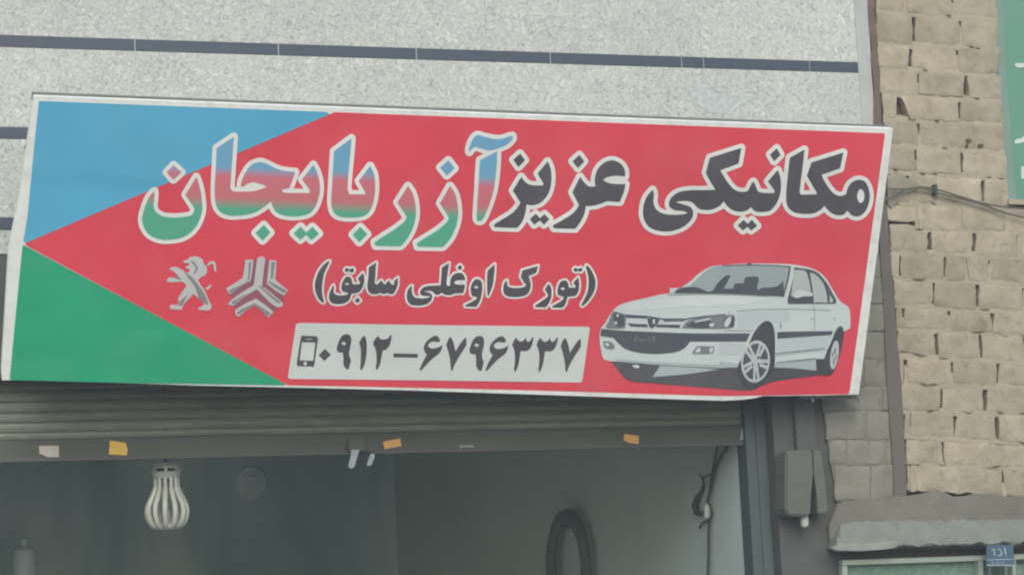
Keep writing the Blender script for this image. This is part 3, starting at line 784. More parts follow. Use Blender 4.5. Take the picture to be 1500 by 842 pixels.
plate = empty('house_number_plate', on_wall(1466, 828, -0.115), 'small blue house number plate with white digits under the ledge', 'sign')
PO = -0.115
under(plate, bm_obj('plate_sheet', prism_bm([on_wall(x, y, PO) for x, y in [(1445, 797.5), (1484, 797), (1486.5, 827), (1486, 828.5), (1445, 828.5)]], Vector((0, 0.004, 0))), M['plate']))
for nm, pts, r_ in (('digit', [(1452, 803.8), (1455, 806), (1457.5, 804)], 1.1), ('digit', [(1455.5, 805), (1456.5, 809), (1457, 813.5)], 1.1),
                    ('digit', [(1462.5, 802.5), (1465, 805.5), (1467.3, 808.5), (1467, 813), (1463.5, 813.6), (1461.5, 813)], 1.1), ('digit', [(1471, 801.8), (1472.3, 807), (1473, 811.5)], 1.4),
                    ('digit', [(1472, 814), (1473, 815)], 0.9),
                    ('plate_line', [(1445.5, 819.4), (1484.5, 818.8)], 0.7), ('small_mark', [(1453, 825), (1455, 822.5), (1456.5, 825)], 0.7), ('small_mark', [(1459, 825.5), (1461.5, 822.5)], 0.6), ('small_mark', [(1464, 825.5), (1465, 822)], 0.6), ('small_mark', [(1468.5, 825), (1470, 822), (1471, 825)], 0.6), ('plate_line', [(1445.5, 827.5), (1486, 827.6)], 0.8)):
    k = on_wall(1460, 810, PO)
    pxm = (on_wall(1461, 810, PO) - k).length
    under(plate, bm_obj(nm, tube_bm([on_wall(x, y, PO - 0.001) for x, y in pts], r_ * pxm, 6), M['plate_white']))
under(plate, bm_obj('plate_strap', box_bm((on_wall(1464, 797, PO).x - 0.01, WALL_Y + PO + 0.0042, on_wall(1464, 800, PO).z - 0.01), (on_wall(1464, 797, PO).x + 0.01, WALL_Y - 0.05, on_wall(1464, 800, PO).z + 0.004)), M['rail']))

# ------------------------------------------------------------------ cables over the cream bricks
CO = BR_OFF - 0.03
def cable(name, pts, r_, label, mat='cable'):
    P = [on_wall(x, y, CO) for x, y in pts]
    Q = []
    for i in range(len(P) - 1):
        p0, p1, p2, p3 = P[max(i - 1, 0)], P[i], P[i + 1], P[min(i + 2, len(P) - 1)]
        for k in range(5):
            t = k / 5
            Q.append(0.5 * ((2 * p1) + (p2 - p0) * t + (2 * p0 - 5 * p1 + 4 * p2 - p3) * t * t + (3 * p1 - p0 - 3 * p2 + p3) * t ** 3))
    Q.append(P[-1])
    return tag(bm_obj(name, tube_bm(Q, r_, 7), M[mat], smooth=True), label, 'cable', 'cables over the cream bricks')
cable('wall_cable', [(1270, 300), (1300, 291), (1320, 280), (1345, 274), (1372, 277.5), (1410, 289), (1450, 300), (1500, 306), (1620, 318)], 0.0045, 'upper thin grey cable running from the sign across the cream bricks')
cable('wall_cable', [(1290, 276), (1320, 277), (1350, 275.5), (1372, 282), (1400, 289), (1440, 300), (1470, 311), (1500, 319), (1620, 352)], 0.0045, 'lower thin grey cable sagging most steeply across the cream bricks')
o = bm_obj('cable_clip', prism_bm([on_wall(x, y, CO - 0.008) for x, y in [(1369, 270), (1373, 270), (1374, 285), (1370, 285)]], Vector((0, 0.05, 0)), 0.001), M['cable_dark'])
tag(o, 'small upright grey clip holding both cables to the bricks', 'clip')

# ------------------------------------------------------------------ the sign
SG_M = Matrix.Rotation(R(1.393), 3, 'Z') @ Matrix.Rotation(R(24.35), 3, 'X') @ Matrix.Rotation(R(1.156), 3, 'Y')
SG_C = CAM_POS + Vector((2.8335, 9.2816, 1.5373))
SG_O = SG_C + SG_M @ Vector((0, 0, -0.64))
sign = empty('shop_sign', SG_O, 'long leaning red banner sign with blue and green corners and a printed car', 'sign')
sign.rotation_euler = SG_M.to_euler()
SG_N = SG_M @ Vector((0, 1, 0))
SG_I = SG_M.transposed()
SG_CI, SG_RC = SG_I @ (CAM_POS - SG_O), np.array(SG_I @ CAM_R)
def sg(px, py):
    """photo pixel -> (u, v) on the sign's own plane"""
    d = SG_RC @ np.array([(px - W_PX / 2) / F_PX, -(py - H_PX / 2) / F_PX, -1.0])
    t = -SG_CI[1] / d[1]
    return SG_CI[0] + d[0] * t, SG_CI[2] + d[2] * t
def sg_arr(P):
    d = np.stack([(P[:, 0] - W_PX / 2) / F_PX, -(P[:, 1] - H_PX / 2) / F_PX, -np.ones(len(P))], 1) @ SG_RC.T
    t = -SG_CI[1] / d[:, 1]
    return SG_CI[0] + d[:, 0] * t, SG_CI[2] + d[:, 2] * t

def parse(s, ox=0.0, oy=0.0, k=1.0, dx=0.0, dy=0.0):
    """'x,y x,y* ...' traced outline (star = sharp corner) -> smooth closed contour in photo pixels"""
    P = []
    for w in s.split():
        c = w.endswith('*')
        x, y = w.rstrip('*').split(',')
        P.append((ox + (float(x) + dx) / k, oy + (float(y) + dy) / k, c))
    out, n = [], len(P)
    for i in range(n):
        a, b, c, d = P[i - 1], P[i], P[(i + 1) % n], P[(i + 2) % n]
        p0 = np.array((a if not b[2] else b)[:2]); p1 = np.array(b[:2]); p2 = np.array(c[:2]); p3 = np.array((d if not c[2] else c)[:2])
        if b[2] and c[2]:
            out.append(p1); continue
        for q in range(5):
            t = q / 5
            out.append(0.5 * (2 * p1 + (p2 - p0) * t + (2 * p0 - 5 * p1 + 4 * p2 - p3) * t * t + (3 * p1 - p0 - 3 * p2 + p3) * t ** 3))
    return np.array(out)

def sdf(grid_x, grid_y, polys):
    X, Y = np.meshgrid(grid_x, grid_y)
    best = np.full(X.shape, 1e9); inside = np.zeros(X.shape, bool)
    for P in polys:
        A, B = P, np.roll(P, -1, 0)
        for (ax, ay), (bx, by) in zip(A, B):
            ex, ey = bx - ax, by - ay
            L = ex * ex + ey * ey
            if L < 1e-9: continue
            t = np.clip(((X - ax) * ex + (Y - ay) * ey) / L, 0, 1)
            d = (X - ax - t * ex) ** 2 + (Y - ay - t * ey) ** 2
            np.minimum(best, d, out=best)
            if ay != by:
                cr = ((ay > Y) != (by > Y)) & (X < ex * (Y - ay) / ey + ax)
                inside ^= cr
    d = np.sqrt(best)
    return np.where(inside, -d, d)

def print_mesh(name, glyphs, mat, layer, parent=None, grow=0.0, cell=0.8):
    """flat print: the area within `grow` pixels of the outlines, as a sheet on the sign. glyphs: list of contour lists"""
    allp = np.concatenate([p for gl in glyphs for p in gl])
    x0, y0 = allp.min(0) - grow - 2 * cell
    x1, y1 = allp.max(0) + grow + 2 * cell
    gx = np.arange(x0, x1 + cell, cell); gy = np.arange(y0, y1 + cell, cell)
    F = np.full((len(gy), len(gx)), 50.0)
    for gl in glyphs:
        a = np.concatenate(gl)
        i0 = max(0, int((a[:, 0].min() - grow - x0) / cell) - 2); i1 = min(len(gx), int((a[:, 0].max() + grow - x0) / cell) + 4)
        j0 = max(0, int((a[:, 1].min() - grow - y0) / cell) - 2); j1 = min(len(gy), int((a[:, 1].max() + grow - y0) / cell) + 4)
        F[j0:j1, i0:i1] = np.minimum(F[j0:j1, i0:i1], sdf(gx[i0:i1], gy[j0:j1], gl) - grow)
    ins = F < 0
    cnt = ins[:-1, :-1].astype(int) + ins[1:, :-1] + ins[:-1, 1:] + ins[1:, 1:]
    lab = np.zeros(cnt.shape, int); nlab = 0
    todo = cnt > 0
    for (sj, si) in zip(*np.nonzero(todo)):
        if lab[sj, si]: continue
        nlab += 1; lab[sj, si] = nlab; stack = [(sj, si)]
        while stack:
            j, i = stack.pop()
            for jj, ii in ((j + 1, i), (j - 1, i), (j, i + 1), (j, i - 1)):
                if 0 <= jj < lab.shape[0] and 0 <= ii < lab.shape[1] and todo[jj, ii] and not lab[jj, ii]:
                    lab[jj, ii] = nlab; stack.append((jj, ii))
    first = None
    for piece in range(1, nlab + 1):
        o = _print_piece(name, np.where(lab == piece, cnt, 0), F, gx, gy, mat, layer, parent)
        first = first or o
    return first

def _print_piece(name, cnt, F, gx, gy, mat, layer, parent):
    verts, faces = [], []
    idx = {}
    def vid(x, y):
        k = (round(x, 3), round(y, 3))
        if k not in idx:
            idx[k] = len(verts); verts.append((x, y))
        return idx[k]
    ny, nx = cnt.shape
    for j in range(ny):
        row = cnt[j]
        i = 0
        nz = np.nonzero(row)[0]
        k = 0
        while k < len(nz):
            i = nz[k]
            if row[i] == 4:
                m = k
                while m + 1 < len(nz) and nz[m + 1] == nz[m] + 1 and row[nz[m + 1]] == 4 and nz[m + 1] - i < 40: m += 1
                e = nz[m] + 1
                faces.append((vid(gx[i], gy[j]), vid(gx[i], gy[j + 1]), vid(gx[e], gy[j + 1]), vid(gx[e], gy[j])))
                k = m + 1
            else:
                cs = [(gx[i], gy[j], F[j, i]), (gx[i], gy[j + 1], F[j + 1, i]), (gx[i + 1], gy[j + 1], F[j + 1, i + 1]), (gx[i + 1], gy[j], F[j, i + 1])]
                poly = []
                for q in range(4):
                    (ax, ay, af), (bx, by, bf) = cs[q], cs[(q + 1) % 4]
                    if af < 0: poly.append(vid(ax, ay))
                    if (af < 0) != (bf < 0):
                        t = min(max(af / (af - bf), 0.02), 0.98)
                        poly.append(vid(ax + (bx - ax) * t, ay + (by - ay) * t))
                poly2 = []
                for v in poly:
                    if v not in poly2: poly2.append(v)
                if len(poly2) >= 3: faces.append(tuple(poly2))
                k += 1
    U, V = sg_arr(np.array(verts))
    co = [(u, -0.0008 * layer, v) for u, v in zip(U, V)]
    o = mesh_obj(name, co, faces, mat)
    o.parent = parent if parent is not None else sign
    return o

def px_poly(name, pts, mat, layer, parent=None, depth=0.0):
    """simple polygon of pixel corners as a sheet (or a board with depth) on the sign"""
    bm = bmesh.new()
    f = [bm.verts.new((sg(x, y)[0], -0.0008 * layer, sg(x, y)[1])) for x, y in pts]
    if depth:
        b = [bm.verts.new((v.co.x, v.co.y + depth, v.co.z)) for v in f]
        bm.faces.new(b[::-1])
        for i in range(len(f)): bm.faces.new((f[i], b[i], b[(i + 1) % len(f)], f[(i + 1) % len(f)]))
    bm.faces.new(f)
    bmesh.ops.triangulate(bm, faces=[x for x in bm.faces if len(x.verts) > 4])
    o = bm_obj(name, bm, mat)
    o.parent = parent if parent is not None else sign
    return o

# banner with its white border wrapped round a steel frame
outer = [(50, 141), (300, 150.5), (700, 166), (1000, 177.5), (1308, 188.5), (1308, 191), (1283, 385), (1258, 577.5), (1200, 579), (1118, 579.8), (1105, 583), (1088, 585.2), (1060, 586.6), (1000, 585), (750, 576.5), (600, 571.5), (420, 566.8), (300, 564.6), (200, 561.3), (100, 558.5), (10, 556.5), (3, 557), (2, 540), (6, 486), (10, 413), (12.5, 366), (20, 329), (27.5, 292), (39, 214)]
px_poly('banner_sheet', outer, M['p_border'], 0, depth=0.028)
IN_T = [(57, 148), (490, 164.5), (1000, 184), (1296.5, 195.5)]
IN_B = [(1244, 577), (1118, 579), (1060, 579.8), (1000, 578), (750, 570.5), (420, 563.8), (200, 560.6), (14, 556.3)]
IN_L = [(23.5, 455), (33, 358), (40, 319), (50, 214)]
def arr(pts): return np.array(pts, float)
print_mesh('red_field', [[arr([(34, 357.5), (490, 164.5), (1000, 184), (1296.5, 195.5), (1244, 577), (1118, 579), (1060, 579.8), (1000, 578), (750, 570.5), (420, 563.8)])]], M['p_red'], 1, cell=4)
print_mesh('blue_field', [[arr([(57, 148), (490, 164.5), (33, 357.5), (40, 319), (50, 214)])]], M['p_blue'], 2, cell=4)
print_mesh('green_field', [[arr([(33, 358), (422, 564), (200, 560.6), (14, 556.3), (23.5, 455)])]], M['p_green'], 2, cell=4)

# frame tubes and struts behind the sheet
def loc_box(name, x0, x1, y0, y1, z0, z1, mat):
    o = bm_obj(name, box_bm((x0, y0, z0), (x1, y1, z1), 0.002), M[mat]); o.parent = sign; return o
def bar(name, a, b, y0=0.03, th=0.03, mat='frame_steel'):
    (u0, v0), (u1, v1) = sg(*a), sg(*b)
    d = Vector((u1 - u0, 0, v1 - v0)); nrm = Vector((-d.z, 0, d.x)).normalized() * th / 2
    bm = bmesh.new()
    f = [Vector((u0, y0, v0)) - nrm, Vector((u1, y0, v1)) - nrm, Vector((u1, y0, v1)) + nrm, Vector((u0, y0, v0)) + nrm]
    prism_bm(f, Vector((0, th, 0)), bm=bm)
    o = bm_obj(name, bm, M[mat]); o.parent = sign; return o
bar('frame_tube', (49, 144.5), (1308, 192.5), 0.029, 0.03)
bar('frame_tube', (70, 552), (1250, 572), 0.029)
for a, b in (((60, 152), (16, 548)), ((1298, 198), (1250, 568)), ((470, 165), (440, 560)), ((880, 180), (850, 568))):
    bar('frame_tube', a, b, 0.0605)
bar('frame_end', (1176, 584), (1266, 584.5), 0.035, 0.022)
bar('frame_bolt', (1262, 583), (1266, 594), 0.03, 0.012, 'clip')
bar('frame_bolt', (1193.5, 585), (1195.5, 591), 0.028, 0.01, 'clip')
for px in (70, 560, 1080):
    u0, v0 = sg(px, 141 + 0.0382 * (px - 50) + 30)
    top = SG_M @ Vector((u0, 0.085, v0)) + SG_O
    o = bm_obj('wall_strut', tube_bm([SG_I @ (top - SG_O), SG_I @ (Vector((top.x, WALL_Y + 0.012, top.z)) - SG_O)], 0.014, 8), M['frame_steel']); o.parent = sign
    u0, v0 = sg(px, 548)
    low = SG_M @ Vector((u0, 0.055, v0)) + SG_O
    o = bm_obj('wall_strut', tube_bm([SG_I @ (low - SG_O), SG_I @ (Vector((low.x, WALL_Y + 0.012, low.z)) - SG_O)], 0.014, 8), M['frame_steel']); o.parent = sign

# ---- lettering ----------------------------------------------------
K = 4.21
c1 = lambda s: parse(s, 190, 180, K)
c2 = lambda s: parse(s, 340, 180, K)
c3 = lambda s: parse(s, 460, 180, K)
c4 = lambda s: parse(s, 590, 180, K)
c5 = lambda s: parse(s, 720, 190, K)
c6 = lambda s: parse(s, 920, 190, K)
c7 = lambda s: parse(s, 1090, 180, K)
flag_word = [
    [c1('227,305* 270,260* 318,305* 268,350*')],
    [c1('152,420* 120,455 92,520 76,590 88,645 125,692 190,718 262,718 330,703 388,663 428,600 446,530 441,450 428,385 410,333* 343,443* 393,520 395,545 375,570 320,580 255,582 195,572 158,545 146,510 150,470')],
    [c2('-96,155* 10,85* 2,200 -5,300 -12,405* 5,422* 60,423 130,420 180,406 215,392* 180,378 130,365 95,375 65,395* 52,388* 60,350 85,300 120,258 170,241 210,251 280,285 340,298 388,302* 372,350 352,402* 302,412* 318,430* 476,432* 478,412* 430,348* 500,258* 525,310 540,380 535,450 510,520 470,560 400,575 330,572 280,555 255,525 238,484* 200,515 130,555 50,570 -20,570 -70,550 -100,505 -108,430 -103,300')],
    [c2('143,677* 195,628* 235,675* 187,725*')],
    [c2('377,680* 422,638* 455,675* 495,640* 535,682* 488,722* 455,690* 420,720*')],
    [c3('122,175* 230,95* 222,200 212,300 205,405* 215,440* 313,440* 316,430* 275,358* 345,265* 370,320 376,400 368,470 345,540 300,575 230,583 160,578 120,550 105,490 110,380 118,250')],
    [c3('237,688* 285,640* 327,685* 278,735*')],
    [c3('578,388* 605,430 622,490 627,560 615,625 588,690 545,748 525,760* 378,757* 372,735* 440,690 510,645 560,602 568,575* 513,490*')],
    [c4('290,388* 318,430 335,490 340,560 330,625 300,700 257,754 240,765* 90,762* 85,740* 150,700 220,655 275,605 282,578* 228,495*')],
    [c4('230,275* 280,230* 318,280* 270,325*')],
    [c4('475,230* 580,175* 578,250 565,380 540,480 500,580 475,605 455,590 457,520 465,400 470,300')],
    [c4('410,180* 408,160 425,110 455,75 500,85 560,98 610,98 650,85 675,80* 675,100 640,135 580,160 530,170 490,160 450,148 425,160')]]
aziz_word = [
    [c5('182,290* 205,320 240,340 300,343 315,345* 318,330* 283,270* 345,195* 365,250 366,330 345,400 300,450 250,465 215,460* 205,520 185,570 155,605* 20,600* 12,585* 60,555 130,510 170,462 175,445* 130,375*')],
    [c5('133,185* 175,147* 205,187* 165,230*')],
    [c5('235,550* 270,517* 297,545* 325,520* 355,550* 322,585* 297,558* 262,585*')],
    [c5('545,290* 575,330 605,350 640,347* 635,310 650,250 690,205 745,188 795,210 820,250 822,288* 770,283 720,290 685,308* 720,328 770,334 825,335* 815,380 790,445* 710,440* 640,465 580,470* 570,520 545,570 515,610* 385,607* 375,590* 430,560 500,515 532,475 537,462* 497,385*')],
    [c5('498,195* 540,155* 570,195* 532,237*')]]
mech_word = [
    [c6('150,370* 158,395 155,440 168,485 205,512 260,523 335,521 368,511* 335,500 290,496 260,480 250,455 265,418 310,385 375,373 450,372 537,370* 505,318 478,265* 503,173* 697,112* 680,208* 567,250* 600,305 645,362 690,382 735,378 752,348 770,320 785,345 800,378 830,388 900,390* 901,373* 861,318* 921,248* 938,298 940,368 921,440 881,493 836,506 786,503 754,476* 735,495 695,505 650,498 615,475 587,440* 562,470 510,492 455,492 425,478 395,448 350,438 288,445* 340,460 385,478 400,510 388,552 340,597 270,623 200,625 130,600 95,545 92,480 112,415')],
    [c6('675,590* 710,555* 735,580* 762,555* 795,592* 757,620* 735,598* 706,620*')],
    [c7('158,195* 200,157* 223,197* 183,237*')],
    [c7('280,215* 370,165* 362,250 350,340 340,425* 347,442* 445,440* 446,430* 385,325* 415,243* 610,183* 590,280* 475,320* 500,370 545,430 590,450 628,440* 638,400 665,365 710,350 750,370 772,430 768,490 745,545 705,575 665,570 635,540* 610,565 570,568 530,550 492,510* 470,535 420,558 340,558 290,540 262,500 258,430 268,320'),
     c7('695,450 705,415 720,408 738,430 738,470 722,492 705,485')]]
# flag gradient: printed colour runs blue - pink - green down the word
m = Mat('flag_gradient_print', 0.5, 0.25)
v_hi, v_lo = sg(460, 180 + 200 / K)[1], sg(460, 180 + 760 / K)[1]
sep = m.n('SeparateXYZ'); m.l(m.src, sep.inputs[0])
mr = m.n('MapRange'); m.l(sep.outputs[2], mr.inputs[0])
mr.inputs[1].default_value = v_hi; mr.inputs[2].default_value = v_lo
st = lambda y: (y - 200) / 560.0
gc = m.ramp(mr.outputs[0], [(st(290), rgb(122, 178, 210)), (st(350), rgb(224, 122, 132)), (st(475), rgb(214, 124, 128)), (st(545), rgb(96, 182, 150))])
m.col(gc)
M['p_flag'] = m.m
head = print_mesh('headline_outline', flag_word + aziz_word + mech_word, M['p_white'], 3, grow=6.1, cell=0.9)
print_mesh('flag_coloured_letter', flag_word, M['p_flag'], 4, cell=0.7)
print_mesh('charcoal_letter', aziz_word, M['p_dark'], 4, cell=0.7)
print_mesh('charcoal_letter', mech_word, M['p_dark'], 4, cell=0.7)

K2 = 9.9067
d1 = lambda s: parse(s, 450, 375, K2)
d2 = lambda s: parse(s, 590, 375, K2)
d3 = lambda s: parse(s, 730, 375, K2)
sub = [
    [d1('325,70* 290,80 230,130 160,230 120,340 108,420 120,520 160,610 205,660 235,672 245,650* 220,580 212,480 220,370 245,250 285,160')],
    [d1('378,420* 348,470 315,560 320,630 360,680 430,695 500,690 570,665 612,622 635,560 650,540* 700,537 760,512 800,450 825,370 825,300 805,240* 733,322* 765,385* 755,405* 660,405* 650,370 635,320 600,293 555,305 520,355 495,430 500,490 540,520 595,532* 590,548* 530,565 455,567 400,545 378,500 388,450'),
     d1('550,398 570,385 598,400 592,416 560,413')],
    [d1('545,190 575,170 610,190 650,172 675,190 665,230 635,238 605,212 570,228 545,215')],
    [d1('685,640* 730,597* 770,640* 722,680*')],
    [d1('890,160* 1000,90* 990,200 985,300 975,380* 1000,410 1025,400 1050,370 1075,350* 1095,385 1130,410 1160,370 1190,350* 1205,390 1240,415 1260,400 1257,360* 1310,310* 1312,390 1295,460 1250,540 1200,548 1160,530* 1110,548 1055,530* 1000,548 930,545 885,500 870,420 885,300')],
    [d2('135,430* 125,470 135,540 165,590 220,605 300,612 392,590* 380,575 300,575 255,550 250,510 290,455 360,430 440,425 545,420* 555,330 565,160* 670,100* 655,200 640,300 630,400* 650,430 685,425* 685,370 705,300 750,255 820,240 870,260 900,310 903,350* 840,345 770,355 740,385* 770,405 850,410 900,408* 890,480 870,535* 750,538* 700,560 640,562 595,550 565,525* 530,550 490,560 460,545 440,520 390,500 300,512* 370,525 410,550 425,590 400,650 330,700 230,715 130,705 75,660 55,580 70,490 110,440')],
    [d2('790,160* 830,125* 862,165* 820,205*')],
    [d2('1085,330 1030,350 990,430 985,510 1000,570 1060,590 1075,600* 1050,630 900,710* 905,728* 1065,733* 1110,660 1140,560 1150,450 1140,370'), d2('1030,445 1060,428 1090,445 1080,465 1045,465')],
    [d2('1225,210* 1330,115* 1325,250 1305,400 1275,500 1240,575* 1228,560 1220,400')],
    [d3('120,350* 90,380 70,450 75,530 120,575 200,590 320,585 400,560 445,510 465,430 455,350 435,290* 550,240* 572,140* 345,205* 322,300* 360,360 400,420 380,440* 300,460 180,455 135,430 125,390')],
    [d3('725,400* 680,470 675,490* 715,555 710,590* 530,715* 535,738* 690,740* 735,670 765,580 768,490 750,430')],
    [d3('960,350 900,370 865,440 855,510 865,560 920,580 945,595* 920,640 775,725* 785,745* 930,745* 970,690 1000,590* 1060,580 1120,570 1160,500 1170,400 1155,305* 1085,380* 1115,430 1110,455* 1020,455* 1010,400 990,362'), d3('900,465 930,450 960,465 950,488 915,483')],
    [d3('1090,190 1115,165 1150,185 1190,165 1218,190 1200,222 1175,222 1150,210 1125,225 1100,215')],
    [d3('1275,130* 1310,155 1360,230 1400,330 1405,420 1380,520 1320,620 1260,690 1215,720 1200,700* 1240,630 1285,530 1305,420 1305,310 1285,220 1270,160')]]
so = print_mesh('subtitle_outline', sub, M['p_white'], 3, grow=2.9, cell=0.6)
print_mesh('subtitle_letter', sub, M['p_dark'], 4, cell=0.45)

K3 = 6.6667
e1 = lambda s, dx=0, dy=0: parse(s, 415, 465, K3, dx, dy)
e2 = lambda s, dx=0, dy=0: parse(s, 640, 465, K3, dx, dy)
plate_bg = print_mesh('number_panel', [[e1('120,85 132,62 155,50* 800,62* 1500,72* 2970,88* 2985,95 2990,115* 2920,605* 2912,625 2895,632* 1500,612* 65,597* 50,588 45,570*')]], M['p_plate'], 3, cell=1.2)
nine = '600,162 560,190 525,270 520,310 540,335 580,340* 585,400 585,450 605,490 632,502 645,470 658,410 645,385 640,340* 655,270 662,210 645,168'
nine_h = '565,250 585,233 612,250 590,268'
six = '625,180 580,200 530,250 512,300 525,345 545,360* 500,440 470,515* 485,520* 540,460 600,400 665,350 690,300 692,268* 660,290 600,305 560,290 555,265 590,238 640,240 668,242* 668,215 650,188'
seven = '130,183* 110,210 88,265* 115,350 130,440 135,505 150,515* 175,450 220,370 285,270* 285,190* 255,215 215,270 178,330* 165,260 145,205'
three = '770,192* 745,230 733,270* 755,320 760,420 750,510* 765,523 795,450 815,325* 880,322 920,280 942,200* 930,190 910,222 880,232 862,190* 845,220 815,232 790,220'
def digit(gl): print_mesh('digit', [gl], M['p_dark'], 4, plate_bg, cell=0.5)
digit([e1('343,363* 405,303* 463,360* 398,422*')])
digit([e1(nine), e1(nine_h)])
digit([e1('785,172* 760,205 737,245* 755,300 755,400 748,500* 765,507 795,440 812,330 812,250 800,190')])
digit([e1('925,175* 890,215 873,255* 900,310 910,400 902,490 912,508* 940,460 965,340 968,318* 1000,310 1040,260 1057,175* 1045,168 1020,200 980,212 945,205')])
print_mesh('dash', [[e1('1075,347* 1312,352* 1308,388* 1073,385*')]], M['p_dark'], 4, plate_bg, cell=0.6)
digit([e2(six, -642, -5)])
digit([e2(seven)])
digit([e2(nine, -203, 17), e2(nine_h, -203, 17)])
digit([e2(six)])
digit([e2(three)])
digit([e2(three, 238, 2)])
digit([e2(seven, 1118, 12)])
print_mesh('phone_symbol', [[e1('170,195 190,175* 320,179* 338,200* 300,460 285,475* 142,472* 127,452*'), e1('180,237* 312,240* 290,418* 158,415*'), e1('222,203* 282,206* 280,214* 222,211*'), e1('195,445 205,430 222,430 230,445 222,460 208,465')]], M['p_dark'], 4, plate_bg, cell=0.5)

# ---- emblems --------------------------------------------------------
K4 = 8.42
l1 = lambda s: parse(s, 235, 365, K4)
l2 = lambda s: parse(s, 325, 365, K4)
lion = print_mesh('lion_emblem', [[l1('275,145* 330,125 365,95 410,85 470,95 520,130 530,170 565,210 575,250 560,310 520,330 480,360 462,372* 490,430 540,500 580,590 610,660 632,700 610,745 570,752 470,745* 465,730 490,710 530,690 525,650 480,610 430,570 400,550* 370,590 330,630 280,690 265,740* 220,742 120,735* 118,690 150,680 215,680 220,600 250,550 320,450* 270,400 160,405 75,400* 85,370 110,345 160,350 250,370* 200,310 150,265 112,250* 135,222 200,218 270,255 330,290 355,270 355,240* 315,235* 315,210 355,200* 345,172 300,168')],
    [l1('575,195 600,155 640,145 675,165 690,275* 665,265 650,190 620,180 580,210')], [l1('556,485 600,445 625,435 620,465 580,497')]], M['p_silver'], 3, cell=0.5)
print_mesh('emblem_shade', [[l1('280,262* 330,300 400,352 460,430 530,530 585,650 580,690* 530,650 470,590 440,500 410,440 350,360')], [l1('370,145 410,150 445,200 460,235 430,290 400,315* 412,280 432,230 400,178')], [l1('180,350 205,330 255,368 200,366')], [l1('225,650 285,600 330,560 270,680 262,700 230,690')]], M['p_silver2'], 4, lion, cell=0.5)
chev = print_mesh('chevron_emblem', [[l2('440,110 480,85 520,100 530,130 510,300 495,460* 560,500 750,660* 740,705 680,712* 600,660 430,490* 260,590 140,695* 70,675* 110,630 200,560 390,440* 410,300 430,140')],
    [l2('290,125* 385,130* 375,250 350,390* 210,480 95,555* 50,480* 150,420 255,350* 275,240')],
    [l2('585,130* 670,140* 665,250 655,370* 720,430 815,505* 765,570* 650,500 550,420* 570,250')],
    [l2('160,750* 280,670 420,605* 530,680 635,770* 575,838* 500,770 400,690* 300,750 210,825* 175,815')]], M['p_silver'], 4, cell=0.5)
print_mesh('emblem_shade', [[l2('330,160* 362,155* 335,370* 312,392* 325,300')], [l2('90,500* 200,455 310,395* 330,398* 200,480 100,530')], [l2('610,155* 655,160* 640,250 625,355* 600,370* 605,260')],
    [l2('560,395* 600,400 800,510* 765,540* 660,470')], [l2('440,440* 490,460* 560,520 720,650* 690,660 560,550')], [l2('120,650 250,570 300,545 200,620 150,670')], [l2('190,770* 300,710 400,665* 480,710 600,790* 570,815* 480,745 400,685* 300,735 200,800')]], M['p_silver2'], 5, chev, cell=0.5)
print_mesh('emblem_shadow', [[l2('430,490* 600,660 690,715* 640,780* 530,680 425,600* 400,605* 250,680 160,720* 140,700* 260,590')], [l2('355,390* 400,130* 430,140* 390,440* 130,620* 100,560*')], [l2('530,140* 580,130* 555,420* 760,570* 740,650* 495,460*')]], M['p_mauve'], 3, chev, cell=0.5)

# ---- printed car ------------------------------------------------------
K5 = 7.5
u_ = lambda s: parse(s, 870, 375, K5)
k_ = lambda s: parse(s, 1060, 475, K5)
i_ = lambda s: parse(s, 1060, 375, K5)
j_ = lambda s: parse(s, 870, 475, K5)
def stroke(pts, w):
    """thin line as a closed contour; pts in unified car coordinates"""
    P = np.array(pts, float); T = np.gradient(P, axis=0); T /= np.linalg.norm(T, axis=1)[:, None] + 1e-9
    N = np.stack([-T[:, 1], T[:, 0]], 1) * w / 2
    Q = np.concatenate([P + N, (P - N)[::-1]])
    return np.stack([870 + Q[:, 0] / K5, 375 + Q[:, 1] / K5], 1)
car = print_mesh('printed_car', [[u_('75,790 120,735 160,665 205,600 270,540 380,500 600,450 750,415 830,405* 830,350* 915,348* 960,340 1060,270 1150,190 1280,115 1400,98 1700,80 2100,85 2260,102 2420,145 2535,230 2620,365 2690,480 2740,520 2795,560 2812,640 2815,790* 2740,830* 2525,1135* 1995,1195* 1370,1228* 720,1192 240,1155 130,1140 95,1110 70,1000 58,870')]], M['p_body'], 4, cell=0.7)
def cp(name, contours, mat, layer, cell=0.5): return print_mesh(name, contours, M[mat], layer, car, cell=cell)
cp('ground_shade', [[u_('228,1148 262,1240 310,1305 400,1370 700,1400 1100,1432 1425,1458 1700,1472 1850,1420 2000,1370 2300,1330 2520,1300* 2500,1262 2420,1240 1990,1220* 1900,1050* 1370,1215* 720,1170*')]], 'p_shadow', 3, 0.7)
cp('light_patch', [[j_('725,450* 640,575* 1040,540 1370,490* 1100,470')], [k_('552,436* 1010,366* 1016,505* 780,480 545,470*')]], 'p_body2', 5)
cp('lower_body_shade', [[j_('240,375* 700,410 1370,440 1420,470* 1370,476* 720,442 240,402*')], [k_('570,320* 1100,268 1110,285* 570,345*')], [k_('572,415* 1000,372 1000,385* 572,435*')], [k_('-50,405* 150,430 145,470* -60,470*')]], 'p_body2', 5)
cp('door_shade', [[k_('588,155* 980,130 1186,114* 1112,266* 800,285 570,318*')], [k_('-50,195* 235,192* 205,300* 100,330 -60,320*')]], 'p_body3', 5)
cp('bonnet_shade', [[u_('300,545 600,480 1000,440 1500,430 1880,455 1700,520 1300,545 900,560 500,600 350,590')]], 'p_body4', 5)
cp('wing_shade', [[u_('1560,620* 1800,600 2120,590 2140,700* 1990,740 1930,690 1840,700 1760,780* 1580,790*')]], 'p_body3', 5)
